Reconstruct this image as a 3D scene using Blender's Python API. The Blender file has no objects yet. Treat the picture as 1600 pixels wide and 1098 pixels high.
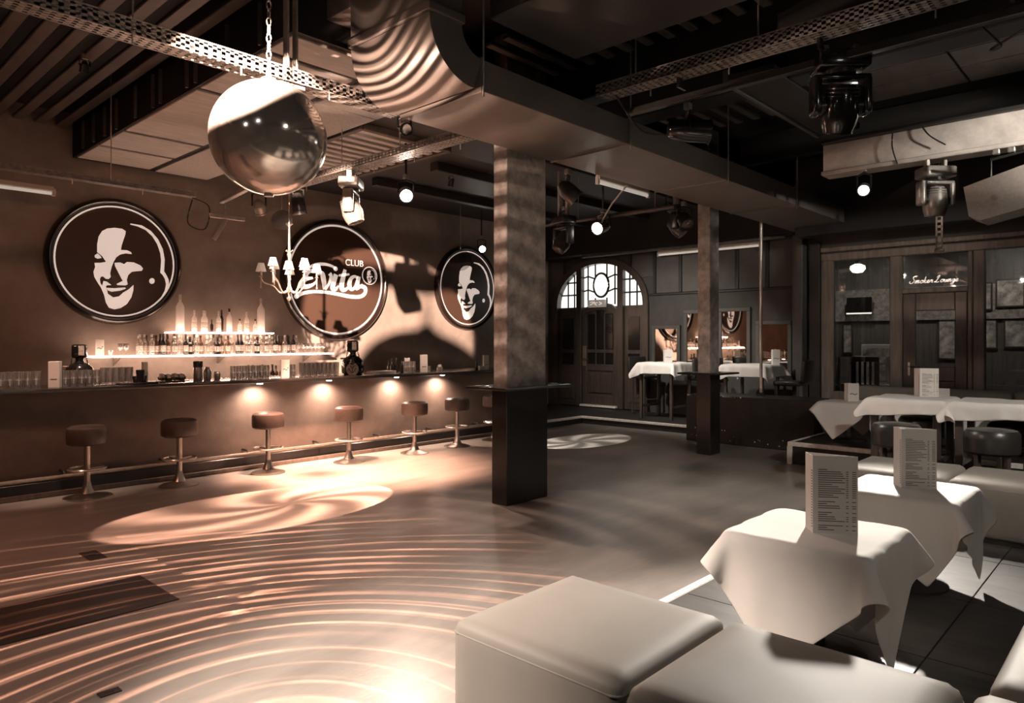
import bpy, bmesh, math, random
import numpy as np
from mathutils import Matrix, Vector
random.seed(7)
sc = bpy.context.scene
PI = math.pi
C = bpy.data.collections.new('club'); sc.collection.children.link(C)

# ------------------------------------------------------------------ camera, world, exposure
cam = bpy.data.cameras.new('camera'); camo = bpy.data.objects.new('camera', cam); C.objects.link(camo)
camo.location = (0, 0, 1.6); camo.rotation_euler = (PI/2, 0, math.radians(43) - PI/2)
cam.sensor_width = 36; cam.lens = 36*1105/1600; cam.shift_y = -0.01; cam.clip_end = 100
sc.camera = camo
wd = bpy.data.worlds.new('world'); sc.world = wd; wd.use_nodes = True
wd.node_tree.nodes['Background'].inputs[0].default_value = (1, .8, .65, 1)
wd.node_tree.nodes['Background'].inputs[1].default_value = 0.02
vs = sc.view_settings; vs.view_transform = 'Standard'; vs.look = 'None'; vs.exposure = 0.28; vs.gamma = 1.0; vs.use_curve_mapping = False
sc.cycles.use_denoising = True
sc.cycles.sample_clamp_indirect = 4.0
sc.cycles.max_bounces = 9; sc.cycles.transparent_max_bounces = 24
sc.cycles.caustics_reflective = False; sc.cycles.caustics_refractive = False
WARM = (1, .53, .37); MIDW = (1, .67, .52); SEPIA = (1, .91, .81); DEEP = (1, .38, .22)
# power of every light group, watts
PW = dict(pin=26000, swirl=10500, swirl_far=3400, rings=950, rings_duct=150, floor_bar=4200, centre=140, room_fill=60, tables=1900, benches=650, back=340, wall_fill=200, beam=420, flare=320, left=230, front=1650, bartop=420)

# ------------------------------------------------------------------ mesh helper
def frame(p, d, up=(0, 0, 1)):
    """matrix whose local Z points along d, origin p"""
    z = Vector(d).normalized(); u = Vector(up)
    if abs(z.dot(u)) > .98: u = Vector((1, 0, 0))
    x = u.cross(z).normalized(); y = z.cross(x)
    m = Matrix((x, y, z)).transposed().to_4x4(); m.translation = Vector(p); return m
def rotz(a, p=(0, 0, 0)): return Matrix.Translation(Vector(p)) @ Matrix.Rotation(a, 4, 'Z')
WALLM = Matrix(((1, 0, 0, 0), (0, 0, -1, 0), (0, 1, 0, 0), (0, 0, 0, 1)))   # local (x,y,z) -> (x,-z,y): faces -Y
def catmull(pts, n=8, closed=False):
    P = [np.array(p, float) for p in pts]; out = []; N = len(P)
    for i in range(N if closed else N-1):
        if closed: a, b, c, d = P[i-1], P[i], P[(i+1) % N], P[(i+2) % N]
        else: a, b, c, d = P[max(i-1, 0)], P[i], P[i+1], P[min(i+2, N-1)]
        for k in range(n):
            t = k/n; out.append(.5*((2*b)+(c-a)*t+(2*a-5*b+4*c-d)*t*t+(3*b-a-3*c+d)*t**3))
    if not closed: out.append(P[-1])
    return out

class MB:
    def __init__(s): s.v = []; s.f = []
    def add(s, vs, fs, M=None):
        o = len(s.v)
        s.v += [tuple(M @ Vector(v)) for v in vs] if M is not None else [tuple(v) for v in vs]
        s.f += [tuple(i+o for i in f) for f in fs]; return s
    def box(s, x0, x1, y0, y1, z0, z1, M=None):
        return s.add([(x0,y0,z0),(x1,y0,z0),(x1,y1,z0),(x0,y1,z0),(x0,y0,z1),(x1,y0,z1),(x1,y1,z1),(x0,y1,z1)],
            [(0,3,2,1),(4,5,6,7),(0,1,5,4),(1,2,6,5),(2,3,7,6),(3,0,4,7)], M)
    def bev(s, x0, x1, y0, y1, z0, z1, b=.01, seg=2, M=None):
        bm = bmesh.new(); bmesh.ops.create_cube(bm, size=1)
        for v in bm.verts:
            v.co = ((x0+x1)/2+v.co.x*(x1-x0), (y0+y1)/2+v.co.y*(y1-y0), (z0+z1)/2+v.co.z*(z1-z0))
        bmesh.ops.bevel(bm, geom=list(bm.edges), offset=b, segments=seg, profile=.5, affect='EDGES')
        bm.verts.index_update()
        s.add([v.co.copy() for v in bm.verts], [[v.index for v in f.verts] for f in bm.faces], M); bm.free(); return s
    def lathe(s, prof, n=16, M=None, a0=0, a1=2*PI):
        full = abs(a1-a0-2*PI) < 1e-6; m = n if full else n+1
        vs = []; fs = []
        for r, z in prof:
            for k in range(m):
                a = a0+(a1-a0)*k/n; vs.append((r*math.cos(a), r*math.sin(a), z))
        for i in range(len(prof)-1):
            for k in range(n):
                k2 = (k+1) % m
                fs.append((i*m+k, i*m+k2, (i+1)*m+k2, (i+1)*m+k))
        if full and prof[0] != prof[-1]:
            if prof[0][0] > 1e-4: fs.append(tuple(reversed(range(m))))
            if prof[-1][0] > 1e-4: fs.append(tuple(range((len(prof)-1)*m, len(prof)*m)))
        return s.add(vs, fs, M)
    def cyl(s, p0, p1, r, n=10, r2=None):
        d = Vector(p1)-Vector(p0)
        return s.lathe([(r, 0), (r if r2 is None else r2, d.length)], n, frame(p0, d))
    def tube(s, pts, r, n=6, closed=False):
        P = [Vector(p) for p in pts]; N = len(P); vs = []; fs = []
        for i in range(N):
            t = (P[(i+1) % N]-P[i-1]) if closed else (P[min(i+1, N-1)]-P[max(i-1, 0)])
            m = frame(P[i], t)
            rr = r[i] if isinstance(r, (list, tuple)) else r
            for k in range(n):
                a = 2*PI*k/n; vs.append(m @ Vector((rr*math.cos(a), rr*math.sin(a), 0)))
        for i in range(N if closed else N-1):
            j = (i+1) % N
            for k in range(n): fs.append((i*n+k, i*n+(k+1) % n, j*n+(k+1) % n, j*n+k))
        if not closed: fs += [tuple(reversed(range(n))), tuple(range((N-1)*n, N*n))]
        return s.add(vs, fs)
    def prism(s, poly, z0, z1, M=None):
        n = len(poly); vs = [(x, y, z0) for x, y in poly]+[(x, y, z1) for x, y in poly]
        ar = sum(poly[i-1][0]*poly[i][1]-poly[i][0]*poly[i-1][1] for i in range(n))
        fs = [tuple(reversed(range(n))), tuple(range(n, 2*n))]+[(i, (i+1) % n, n+(i+1) % n, n+i) for i in range(n)]
        if ar < 0: fs = [tuple(reversed(f)) for f in fs]
        return s.add(vs, fs, M)
    def ribbon(s, pts, w, z0, z1, M=None, n=6):
        """flat stroke in local XY; pts 2D, w width or list"""
        ww = w if isinstance(w, (list, tuple)) else [w]*len(pts)
        q = catmull([(p[0], p[1], ww[i]) for i, p in enumerate(pts)], n)
        L = []; R = []
        for i, p in enumerate(q):
            t = q[min(i+1, len(q)-1)][:2]-q[max(i-1, 0)][:2]; l = np.hypot(*t) or 1
            nx, ny = -t[1]/l, t[0]/l; h = max(p[2], 1e-4)/2
            L.append((p[0]+nx*h, p[1]+ny*h)); R.append((p[0]-nx*h, p[1]-ny*h))
        m = len(q); vs = [(x, y, z) for z in (z0, z1) for A in (L, R) for x, y in A]; fs = []
        for i in range(m-1):
            a, b = i, m+i; c, d = 2*m+i, 3*m+i
            fs += [(d, d+1, c+1, c), (a, c, c+1, a+1), (b+1, d+1, d, b)]
        return s.add(vs, fs, M)
    def torus(s, R, r, n=24, k=6, M=None):
        pts = [(R*math.cos(2*PI*i/n), R*math.sin(2*PI*i/n), 0) for i in range(n)]
        t = MB().tube(pts, r, k, True); return s.add(t.v, t.f, M)
    def build(s, name, mat, parent=None, smooth=35, col=None):
        me = bpy.data.meshes.new(name); me.from_pydata(s.v, [], s.f); me.update()
        me.materials.append(mat)
        if smooth:
            me.polygons.foreach_set('use_smooth', [True]*len(me.polygons)); me.set_sharp_from_angle(angle=math.radians(smooth))
        o = bpy.data.objects.new(name, me); C.objects.link(o)
        if parent is not None: o.parent = parent
        return o

def tag(o, label=None, cat=None, group=None, kind=None):
    if label: o['label'] = label
    if cat: o['category'] = cat
    if group: o['group'] = group
    if kind: o['kind'] = kind
    return o
def thing(name, label=None, cat=None, loc=(0, 0, 0), rz=0, group=None, kind=None):
    o = bpy.data.objects.new(name, None); o.empty_display_size = .1; C.objects.link(o)
    o.location = loc; o.rotation_euler = (0, 0, rz); return tag(o, label, cat, group, kind)
KIDS = {}
def copy_tree(o, parent=None):
    c = o.copy(); C.objects.link(c); c.parent = parent
    if o.data is not None and o.type == 'LIGHT': c.data = o.data.copy()
    kids = [k for k in C.objects if k.parent == o]
    for k in kids: copy_tree(k, c)
    return c
def dup(o, loc, rz=None, label=None, group=None, scale=None):
    c = copy_tree(o); c.location = loc
    if rz is not None: c.rotation_euler = (0, 0, rz)
    if label: c['label'] = label
    if group: c['group'] = group
    if scale: c.scale = scale
    return c

# ------------------------------------------------------------------ materials
def sep(v, k=1.0): return (v, v*(1-.08*k), v*(1-.16*k))
def mat(name, col, rough=.6, metal=0, var=0, scale=6, bump=0, bscale=None, detail=5, stretch=(1, 1, 1), col2=None, spec=.5, coat=0, emit=None, estr=0):
    m = bpy.data.materials.new(name); m.use_nodes = True; nt = m.node_tree; b = nt.nodes['Principled BSDF']
    if not isinstance(col, tuple): col = sep(col)
    b.inputs['Base Color'].default_value = (*col, 1); b.inputs['Roughness'].default_value = rough; b.inputs['Metallic'].default_value = metal
    b.inputs['Specular IOR Level'].default_value = spec; b.inputs['Coat Weight'].default_value = coat; b.inputs['Coat Roughness'].default_value = .22
    if emit: b.inputs['Emission Color'].default_value = (*emit, 1); b.inputs['Emission Strength'].default_value = estr
    if var or bump:
        tc = nt.nodes.new('ShaderNodeTexCoord'); mp = nt.nodes.new('ShaderNodeMapping'); mp.inputs['Scale'].default_value = stretch
        nt.links.new(tc.outputs['Object'], mp.inputs[0])
        nz = nt.nodes.new('ShaderNodeTexNoise'); nz.inputs['Scale'].default_value = scale; nz.inputs['Detail'].default_value = detail; nz.inputs['Roughness'].default_value = .65
        nt.links.new(mp.outputs[0], nz.inputs['Vector'])
        if var:
            r = nt.nodes.new('ShaderNodeValToRGB'); r.color_ramp.elements[0].position = .3; r.color_ramp.elements[1].position = .7
            c2 = col2 or tuple(min(1, c*(1+var)) for c in col)
            r.color_ramp.elements[0].color = (*[c*(1-var) for c in col], 1); r.color_ramp.elements[1].color = (*c2, 1)
            nt.links.new(nz.outputs[0], r.inputs[0]); nt.links.new(r.outputs[0], b.inputs['Base Color'])
        if bump:
            bp = nt.nodes.new('ShaderNodeBump'); bp.inputs['Strength'].default_value = bump; bp.inputs['Distance'].default_value = .02
            n2 = nz
            if bscale:
                n2 = nt.nodes.new('ShaderNodeTexNoise'); n2.inputs['Scale'].default_value = bscale; n2.inputs['Detail'].default_value = 4
                nt.links.new(mp.outputs[0], n2.inputs['Vector'])
            nt.links.new(n2.outputs[0], bp.inputs['Height']); nt.links.new(bp.outputs[0], b.inputs['Normal'])
    return m
def emat(name, col, s):
    m = bpy.data.materials.new(name); m.use_nodes = True; nt = m.node_tree; nt.nodes.clear()
    e = nt.nodes.new('ShaderNodeEmission'); e.inputs[0].default_value = (*col, 1); e.inputs[1].default_value = s
    o = nt.nodes.new('ShaderNodeOutputMaterial'); nt.links.new(e.outputs[0], o.inputs[0]); return m
def thin_glass(name, tint=(1, 1, 1), gloss=.12, body=.0, bodycol=(.9, .85, .8), rough=.03, edge=0):
    m = bpy.data.materials.new(name); m.use_nodes = True; nt = m.node_tree; nt.nodes.clear(); L = nt.links.new
    t = nt.nodes.new('ShaderNodeBsdfTransparent'); t.inputs[0].default_value = (*tint, 1)
    g = nt.nodes.new('ShaderNodeBsdfGlossy'); g.inputs['Roughness'].default_value = rough
    fr = nt.nodes.new('ShaderNodeLayerWeight'); fr.inputs[0].default_value = .35
    mr = nt.nodes.new('ShaderNodeMapRange'); mr.inputs[3].default_value = gloss; mr.inputs[4].default_value = min(1, gloss+.6)
    L(fr.outputs['Fresnel'], mr.inputs[0])
    a = nt.nodes.new('ShaderNodeMixShader'); L(mr.outputs[0], a.inputs[0]); L(t.outputs[0], a.inputs[1]); L(g.outputs[0], a.inputs[2])
    out = nt.nodes.new('ShaderNodeOutputMaterial')
    if body:
        d = nt.nodes.new('ShaderNodeBsdfDiffuse'); d.inputs[0].default_value = (*bodycol, 1)
        tr = nt.nodes.new('ShaderNodeBsdfTranslucent'); tr.inputs[0].default_value = (*bodycol, 1)
        dd = nt.nodes.new('ShaderNodeMixShader'); dd.inputs[0].default_value = .5; L(d.outputs[0], dd.inputs[1]); L(tr.outputs[0], dd.inputs[2])
        bb = nt.nodes.new('ShaderNodeMixShader'); bb.inputs[0].default_value = body
        if edge:
            pw = nt.nodes.new('ShaderNodeMath'); pw.operation = 'POWER'; pw.inputs[1].default_value = 2.2; L(fr.outputs['Facing'], pw.inputs[0])
            me_ = nt.nodes.new('ShaderNodeMapRange'); me_.inputs[3].default_value = body; me_.inputs[4].default_value = edge; L(pw.outputs[0], me_.inputs[0]); L(me_.outputs[0], bb.inputs[0])
        L(a.outputs[0], bb.inputs[1]); L(dd.outputs[0], bb.inputs[2])
        L(bb.outputs[0], out.inputs[0])
    else: L(a.outputs[0], out.inputs[0])
    return m
M = {}
M['floor'] = mat('floor_lino', (.30, .275, .25), .30, var=.3, scale=1.3, bump=.04, bscale=40, detail=9, stretch=(.45, 1.6, 1), coat=.05, spec=.35)
M['plat'] = mat('platform_boards', .05, .45, var=.45, scale=9, bump=.1, stretch=(1, .3, 1))
M['nosing'] = mat('white_nosing', .88, .45, var=.15, scale=20)
M['riser'] = mat('dark_riser', .025, .5, var=.4, scale=5)
M['barwall'] = mat('bar_wall_plaster', (.31, .26, .225), .8, var=.24, scale=1.6, bump=.15, bscale=9)
M['doorwall'] = mat('dark_wall_paint', .055, .65, var=.25, scale=3, bump=.05)
M['panelwall'] = mat('wall_panel_paint', .085, .6, var=.2, scale=3)
M['batten'] = mat('dark_batten', .02, .5)
M['plainwall'] = mat('plain_wall', .10, .8, var=.2, scale=2)
M['ceil'] = mat('ceiling_black', .011, .7, var=.4, scale=2)
M['slat'] = mat('ceiling_slat', (.075, .055, .045), .5, var=.5, scale=2.5, stretch=(1, .4, 1))
M['slatd'] = mat('ceiling_slat_dark', .10, .5, var=.5, scale=2.5, stretch=(.4, 1, 1))
M['cpanel'] = mat('soffit_board', .62, .6, var=.18, scale=5, stretch=(.5, 3, 1))
M['cpanel2'] = mat('soffit_fibreboard', .5, .8, var=.15, scale=30)
M['smoothceil'] = mat('smooth_dark_soffit', .026, .6, var=.3, scale=3)
M['duct'] = mat('duct_painted_metal', (.21, .18, .16), .45, .2, var=.14, scale=1.5, bump=.02)
M['galv'] = mat('galvanised_steel', .40, .4, .55, var=.3, scale=14)
M['ring'] = mat('bright_steel', .78, .25, .6)
M['column'] = mat('stained_concrete', .46, .65, var=.5, scale=8, bump=.2, detail=9)
M['black'] = mat('black_lacquer', .018, .28, var=.3, scale=4)
M['blackmatte'] = mat('black_matte', .02, .6)
M['gloss'] = mat('black_gloss', .012, .08, coat=.5)
M['stage'] = mat('stage_black_paint', .022, .42, var=.4, scale=3)
M['bar'] = mat('bar_front_plaster', (.145, .112, .092), .55, var=.25, scale=2.2, bump=.25, bscale=6)
M['bartop'] = mat('bar_top_dark', .03, .15, coat=.4)
M['chrome'] = mat('chrome', .7, .12, 1)
M['steel'] = mat('brushed_steel', .55, .3, 1)
M['seat'] = mat('brown_leatherette', (.075, .055, .045), .36, var=.2, scale=8)
M['bench'] = mat('pale_leatherette', (.235, .217, .193), .58, var=.06, scale=3, bump=.06, bscale=5, spec=.3)
M['blackseat'] = mat('black_leatherette', .03, .32, var=.2, scale=10)
M['cloth'] = mat('white_tablecloth', (.84, .81, .77), .85, var=.03, scale=4)
M['paper'] = mat('menu_paper', (.82, .79, .75), .6)
M['ink'] = mat('menu_ink', .12, .7)
M['wood'] = mat('dark_wood', (.07, .055, .045), .35, var=.35, scale=4, stretch=(6, 6, .6), coat=.2)
M['wood2'] = mat('brown_wood_frame', (.17, .14, .115), .4, var=.35, scale=3, stretch=(5, 5, .5))
M['sign'] = mat('sign_brown', (.075, .044, .032), .3)
M['signrim'] = mat('sign_rim', (.02, .012, .009), .16, coat=.6)
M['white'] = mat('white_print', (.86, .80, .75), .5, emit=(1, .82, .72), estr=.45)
M['mirror'] = mat('mirror_silver', .78, .02, 1)
M['ball'] = mat('mirror_ball_glass', .93, .13, .76, bump=.02, scale=40)
M['glass'] = thin_glass('drinking_glass', (.97, .96, .95), .12, .08, (.97, .94, .92), edge=.85)
M['pane'] = thin_glass('window_pane', (.8, .8, .8), .07, 0)
M['darkpane'] = thin_glass('door_pane', (.25, .25, .25), .10, 0)
M['frost'] = thin_glass('frosted_bottle', (.9, .88, .86), .06, .85, (.98, .95, .93), .2)
M['amber'] = thin_glass('amber_bottle', (.45, .3, .2), .10, .35, (.35, .22, .15))
M['clear'] = thin_glass('clear_bottle', (.85, .83, .8), .14, .18, edge=.6)
M['darkglass'] = mat('dark_bottle_glass', .02, .08, coat=.5)
M['labelp'] = mat('bottle_label', .5, .6, var=.5, scale=35)
M['capw'] = mat('pale_cap', .65, .4)
M['capd'] = mat('dark_cap', .03, .4)
M['led'] = emat('led_shelf_edge', (1, .64, .48), 50)
M['litshelf'] = mat('lit_acrylic_shelf', .8, .3, emit=(1, .64, .48), estr=4)
M['daylight'] = emat('daylit_glass', (1, .95, .87), 1.15)
M['tubeoff'] = mat('white_tube', .8, .35, emit=(1, .9, .78), estr=.28)
M['lens_hot'] = emat('lamp_lens_blinding', (1, .86, .76), 130)
M['lens_hot2'] = emat('lamp_lens_bright', (1, .92, .82), 90)
M['lens_mid'] = emat('lamp_lens_lit', (1, .92, .84), 22)
M['lens_dim'] = mat('lens_glass', .4, .05, .6)
M['lampblack'] = mat('lamp_housing_black', .025, .3, var=.3, scale=10)
M['silver'] = mat('lamp_housing_silver', .26, .35, .4, var=.15, scale=8)
M['shade'] = mat('lamp_shade', (.8, .72, .62), .6, emit=(1, .82, .66), estr=.12)
M['brass'] = mat('aged_metal', (.5, .42, .35), .35, .8, var=.2, scale=20)
M['speaker'] = mat('speaker_shell', .40, .7, var=.12, scale=30)
M['rubber'] = mat('cable_rubber', .02, .6)
M['mat'] = mat('dark_floor_sheet', (.04, .027, .021), .35, var=.25, scale=2)
M['beam'] = mat('beam_plaster', .50, .7, var=.2, scale=6, bump=.15)
M['stone'] = mat('lounge_stone', .35, .9, var=.5, scale=14, bump=.6)
M['loungewall'] = mat('lounge_panelling', .14, .5, var=.35, scale=3, stretch=(1, 6, .4))
M['poster'] = mat('poster_print', .45, .6, var=.75, scale=7)
M['whitewood'] = mat('white_painted_wood', .65, .5)

# ------------------------------------------------------------------ lights
def spot(name, loc, target, watts, color, deg, blend=.3, radius=.05, parent=None):
    l = bpy.data.lights.new(name, 'SPOT'); l.energy = watts; l.color = color; l.spot_size = math.radians(deg); l.spot_blend = blend; l.shadow_soft_size = radius
    o = bpy.data.objects.new(name, l); C.objects.link(o)
    m = frame((0, 0, 0), Vector(loc)-Vector(target)); m.translation = Vector(loc)
    if parent is not None: o.parent = parent; m = Matrix.Translation(-Vector(parent.location)) @ m
    o.matrix_local = m
    return o
def gobo(o, kind, scale=1.0, lo=.0, axis=None):
    """a patterned glass in front of the lamp: pattern over the beam's own directions"""
    l = o.data; l.use_nodes = True; nt = l.node_tree; nt.nodes.clear(); N = nt.nodes.new; L = nt.links.new
    out = N('ShaderNodeOutputLight'); em = N('ShaderNodeEmission'); L(em.outputs[0], out.inputs[0])
    em.inputs[0].default_value = (1, 1, 1, 1)
    tc = N('ShaderNodeTexCoord'); sx = N('ShaderNodeSeparateXYZ'); L(tc.outputs['Normal'], sx.inputs[0])
    def mth(op, a, b=None, c=None):
        n = N('ShaderNodeMath'); n.operation = op
        for i, v in enumerate((a, b, c)):
            if v is None: continue
            if isinstance(v, (int, float)): n.inputs[i].default_value = v
            else: L(v, n.inputs[i])
        return n.outputs[0]
    z = mth('MAXIMUM', mth('ABSOLUTE', sx.outputs[2]), .001)
    x = mth('DIVIDE', sx.outputs[0], z); y = mth('DIVIDE', sx.outputs[1], z)
    r = mth('SQRT', mth('ADD', mth('MULTIPLY', x, x), mth('MULTIPLY', y, y)))
    ang = mth('ARCTAN2', y, x)
    if kind == 'rings':
        a_ = (o.rotation_euler.to_matrix().inverted() @ Vector(axis)).normalized()
        dt = N('ShaderNodeVectorMath'); dt.operation = 'DOT_PRODUCT'; L(tc.outputs['Normal'], dt.inputs[0]); dt.inputs[1].default_value = a_
        th = mth('ARCCOSINE', mth('MINIMUM', mth('ABSOLUTE', dt.outputs['Value']), .99999))
        cmb = N('ShaderNodeCombineXYZ'); L(mth('MULTIPLY', th, scale), cmb.inputs[0]); L(mth('MULTIPLY', ang, .35), cmb.inputs[1])
        nz = N('ShaderNodeTexNoise'); nz.inputs['Scale'].default_value = .8; nz.inputs['Detail'].default_value = 2.5; L(cmb.outputs[0], nz.inputs['Vector'])
        s1 = mth('SINE', mth('MULTIPLY_ADD', nz.outputs[0], 9.0, mth('MULTIPLY', th, scale*2.1)))
        v = mth('POWER', mth('MULTIPLY_ADD', s1, .5, .5), 5.0)
        cm2 = N('ShaderNodeCombineXYZ'); L(mth('MULTIPLY', th, scale*.5), cm2.inputs[0]); L(mth('MULTIPLY', ang, 1.3), cm2.inputs[1]); cm2.inputs[2].default_value = 4
        n2 = N('ShaderNodeTexNoise'); n2.inputs['Scale'].default_value = 1; n2.inputs['Detail'].default_value = 2; L(cm2.outputs[0], n2.inputs['Vector'])
        v = mth('MULTIPLY', v, mth('MAXIMUM', mth('MULTIPLY_ADD', n2.outputs[0], 6.0, -2.3), .08))
    elif kind == 'bands':
        th = mth('ARCSINE', sx.outputs[1])
        cmb = N('ShaderNodeCombineXYZ'); L(mth('MULTIPLY', th, scale), cmb.inputs[0]); L(mth('MULTIPLY', ang, .8), cmb.inputs[1])
        nz = N('ShaderNodeTexNoise'); nz.inputs['Scale'].default_value = 1; nz.inputs['Detail'].default_value = 1.5; L(cmb.outputs[0], nz.inputs['Vector'])
        s1 = mth('SINE', mth('MULTIPLY_ADD', nz.outputs[0], 4.0, mth('MULTIPLY', th, scale*1.6)))
        v = mth('POWER', mth('MULTIPLY_ADD', s1, .5, .5), 1.6)
    elif kind == 'swirl':
        ph = mth('ADD', mth('MULTIPLY', ang, 7), mth('MULTIPLY', r, scale))
        s1 = mth('MULTIPLY_ADD', mth('SINE', ph), .5, .5)
        v = mth('POWER', s1, 1.6)
        hole = mth('MULTIPLY', mth('MINIMUM', mth('MULTIPLY', r, 14), 1.0), 1.0)
        v = mth('MULTIPLY_ADD', mth('MULTIPLY', v, hole), .8, .2)
    L(mth('ADD', v, lo), em.inputs[1])
    return o

# ------------------------------------------------------------------ setting: floor, walls
XD, YB = 12.6, 10.6            # door wall, bar wall
ZC = 4.6
tag(MB().box(-3, XD+.15, -4, YB+.1, -.1, 0).build('floor', M['floor'], smooth=0), 'grey-brown polished dance floor', 'floor', kind='structure')
tag(MB().box(-3, XD+.2, YB, YB+.2, 0, ZC).build('wall_bar', M['barwall'], smooth=0), 'mottled brown plaster wall behind the bar', 'wall', kind='structure')
tag(MB().box(-3.2, -3, -4.2, YB+.2, 0, ZC).build('wall_left', M['plainwall'], smooth=0), 'plain dark side wall', 'wall', kind='structure')
tag(MB().box(-3, 17, -4.2, -4, 0, ZC).build('wall_rear', M['plainwall'], smooth=0), 'plain dark rear wall', 'wall', kind='structure')
# door wall with an arched doorway
AY, AR, AZ, AH = 9.145, 1.2, 2.4, .95     # arch centre, half width, spring height, rise
arch = [(AY+AR*math.cos(t), AZ+AH*math.sin(t)) for t in np.linspace(0, PI, 25)]
YZ = Matrix(((0, 0, 1, 0), (1, 0, 0, 0), (0, 1, 0, 0), (0, 0, 0, 1)))      # local (x,y,z) -> (z, x, y)
poly = [(4.56, 0), (AY-AR, 0)] + arch[::-1] + [(AY+AR, 0), (YB, 0), (YB, ZC), (4.56, ZC)]
wd_ = thing('wall_door', 'dark painted wall with the arched doorway', 'wall', kind='structure')
MB().prism(poly, XD, XD+.25, YZ).build('wall_face', M['doorwall'], wd_, 0)
MB().box(XD, XD+.2, -4, 4.56, 3.05, ZC).build('lintel_wall', M['doorwall'], wd_, 0)
MB().box(XD+.5, XD+.55, 7.5, YB, 0, 4).build('porch_wall', M['blackmatte'], wd_, 0)
# batten panelling above the dado line
by = [10.5, 10.096, 9.524, 8.935, 8.33, 7.738, 7.147, 6.538, 5.958, 5.377, 4.83]
for a, b in zip(by, by[1:]):
    lo = 2.58
    if b < AY+AR and a > AY-AR:
        t = 1-((min(max((a+b)/2, AY-AR), AY+AR)-AY)/AR)**2; lo = max(lo, AZ+AH*math.sqrt(max(t, 0))+.17)
    if lo < 3.3:
        MB().bev(XD-.02, XD, b+.035, a-.035, lo, 3.42, .006, 1).build('wall_panel', M['panelwall'], wd_, 0)
for y in by[1:]:
    t = 1-((y-AY)/AR)**2; lo = 2.58 if t < 0 else AZ+AH*math.sqrt(t)+.08
    MB().bev(XD-.035, XD, y-.03, y+.03, lo, 3.45, .005, 1).build('batten', M['batten'], wd_, 0)
MB().bev(XD-.03, XD, 4.83, AY-AR-.06, 2.535, 2.575, .006, 1).build('dado_rail', M['batten'], wd_, 0)
MB().bev(XD-.45, XD, 4.6, YB, 3.46, 4.2, .01, 1).build('boxed_beam', M['ceil'], wd_, 0)
tag(MB().bev(XD-.12, XD+.15, 4.42, 4.60, 0, 3.3, .01, 1).build('trim_1', M['batten'], smooth=0), 'dark vertical post where the panelled wall meets the glass front', 'post', kind='structure')
tag(MB().bev(XD-.25, XD, 4.66, 4.84, 0, 3.45, .01, 1).build('trim_2', M['panelwall'], smooth=0), 'brown pilaster at the end of the panelled wall', 'pilaster', kind='structure')

# arched door
dr = thing('door_1', 'arched dark wooden entrance door with daylit leaded fanlight', 'door', kind='structure')
e2 = lambda k, a, b, n=25: [(AY+(AR-k)*math.cos(t), AZ+(AH-k)*math.sin(t)) for t in np.linspace(a, b, n)]
fr = e2(-.07, 0, PI)+[(AY-AR-.07, 0), (AY-AR+.06, 0)]+e2(.06, PI, 0)+[(AY+AR-.06, 0), (AY+AR+.07, 0)]
MB().prism(fr, XD-.06, XD+.1, YZ).build('arch_frame', M['wood'], dr, 0)
fan = e2(.05, 0, PI)+[(AY-AR+.05, 2.36), (AY+AR-.05, 2.36)]
MB().prism(fan, XD+.09, XD+.1, YZ).build('fanlight_glass', M['daylight'], dr, 0)
DY0, DY1 = 8.58, 9.68         # door leaf
zt = lambda y, k=.05: AZ+(AH-k)*math.sqrt(max(0, 1-((y-AY)/(AR-k))**2))
for y in (DY0, DY1):
    MB().bev(XD-.05, XD+.09, y-.07, y+.07, .15, zt(y, .03), .012, 1).build('jamb_post', M['wood'], dr, 0)
def came(pts, r=.018): MB().tube([(XD+.075, y, z) for y, z in pts], r, 5).build('leading', M['blackmatte'], dr)
for y in (8.78, 8.99, 9.30, 9.50): came([(y, 2.4), (y, 2.55 if 8.9 < y < 9.4 else zt(y))])
for y in (8.99, 9.30): came([(y, 3.0), (y, zt(y))])
for z in (2.72, 3.02): came([(DY0, z-.02), (8.78, z+.02), (8.97, z-.04)]); came([(DY1, z-.02), (9.50, z+.02), (9.32, z-.04)])
for y in (8.22, 8.40, 9.88, 10.06): came([(y, 2.36), (y, zt(y))])
for y0, y1 in ((AY-AR+.05, DY0), (DY1, AY+AR-.05)): came([(y0+.0, 2.64), (y1, 2.64)]); came([(y0+.16 if y0 < 9 else y0, 2.92), (y1 if y0 < 9 else y1-.16, 2.92)])
ov = [(AY+.2*math.cos(t), 2.83+.26*math.sin(t)) for t in np.linspace(0, 2*PI, 25)[:-1]]
MB().tube([(XD+.075, y, z) for y, z in ov], .026, 6, True).build('leading', M['blackmatte'], dr)
MB().prism(ov, XD+.065, XD+.088, YZ).build('oval_pane', M['daylight'], dr, 0)
leaf = thing('door_leaf'); leaf.parent = dr
def dpanel(nm, y0, y1, z0, z1, m=M['wood'], x0=XD+.0, x1=XD+.06, par=leaf): return MB().bev(x0, x1, y0, y1, z0, z1, .012, 1).build(nm, m, par, 0)
top = [(DY0+.07, .22), (DY1-.07, .22), (DY1-.07, 2.26), (AY+.3, 2.40), (AY, 2.46), (AY-.3, 2.40), (DY0+.07, 2.26)]
MB().prism(top, XD+.03, XD+.07, YZ).build('door_slab', M['wood'], leaf, 0)
MB().prism([(DY0+.07, 2.26), (AY-.3, 2.38), (AY, 2.44), (AY+.3, 2.38), (DY1-.07, 2.26), (DY1-.07, 2.12), (AY+.3, 2.24), (AY, 2.3), (AY-.3, 2.24), (DY0+.07, 2.12)][::-1], XD-.01, XD+.05, YZ).build('arched_rail', M['wood'], leaf, 0)
for y0, y1 in ((DY0+.07, DY0+.2), (DY1-.2, DY1-.07)): dpanel('door_stile', y0, y1, .22, 2.2)
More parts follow.
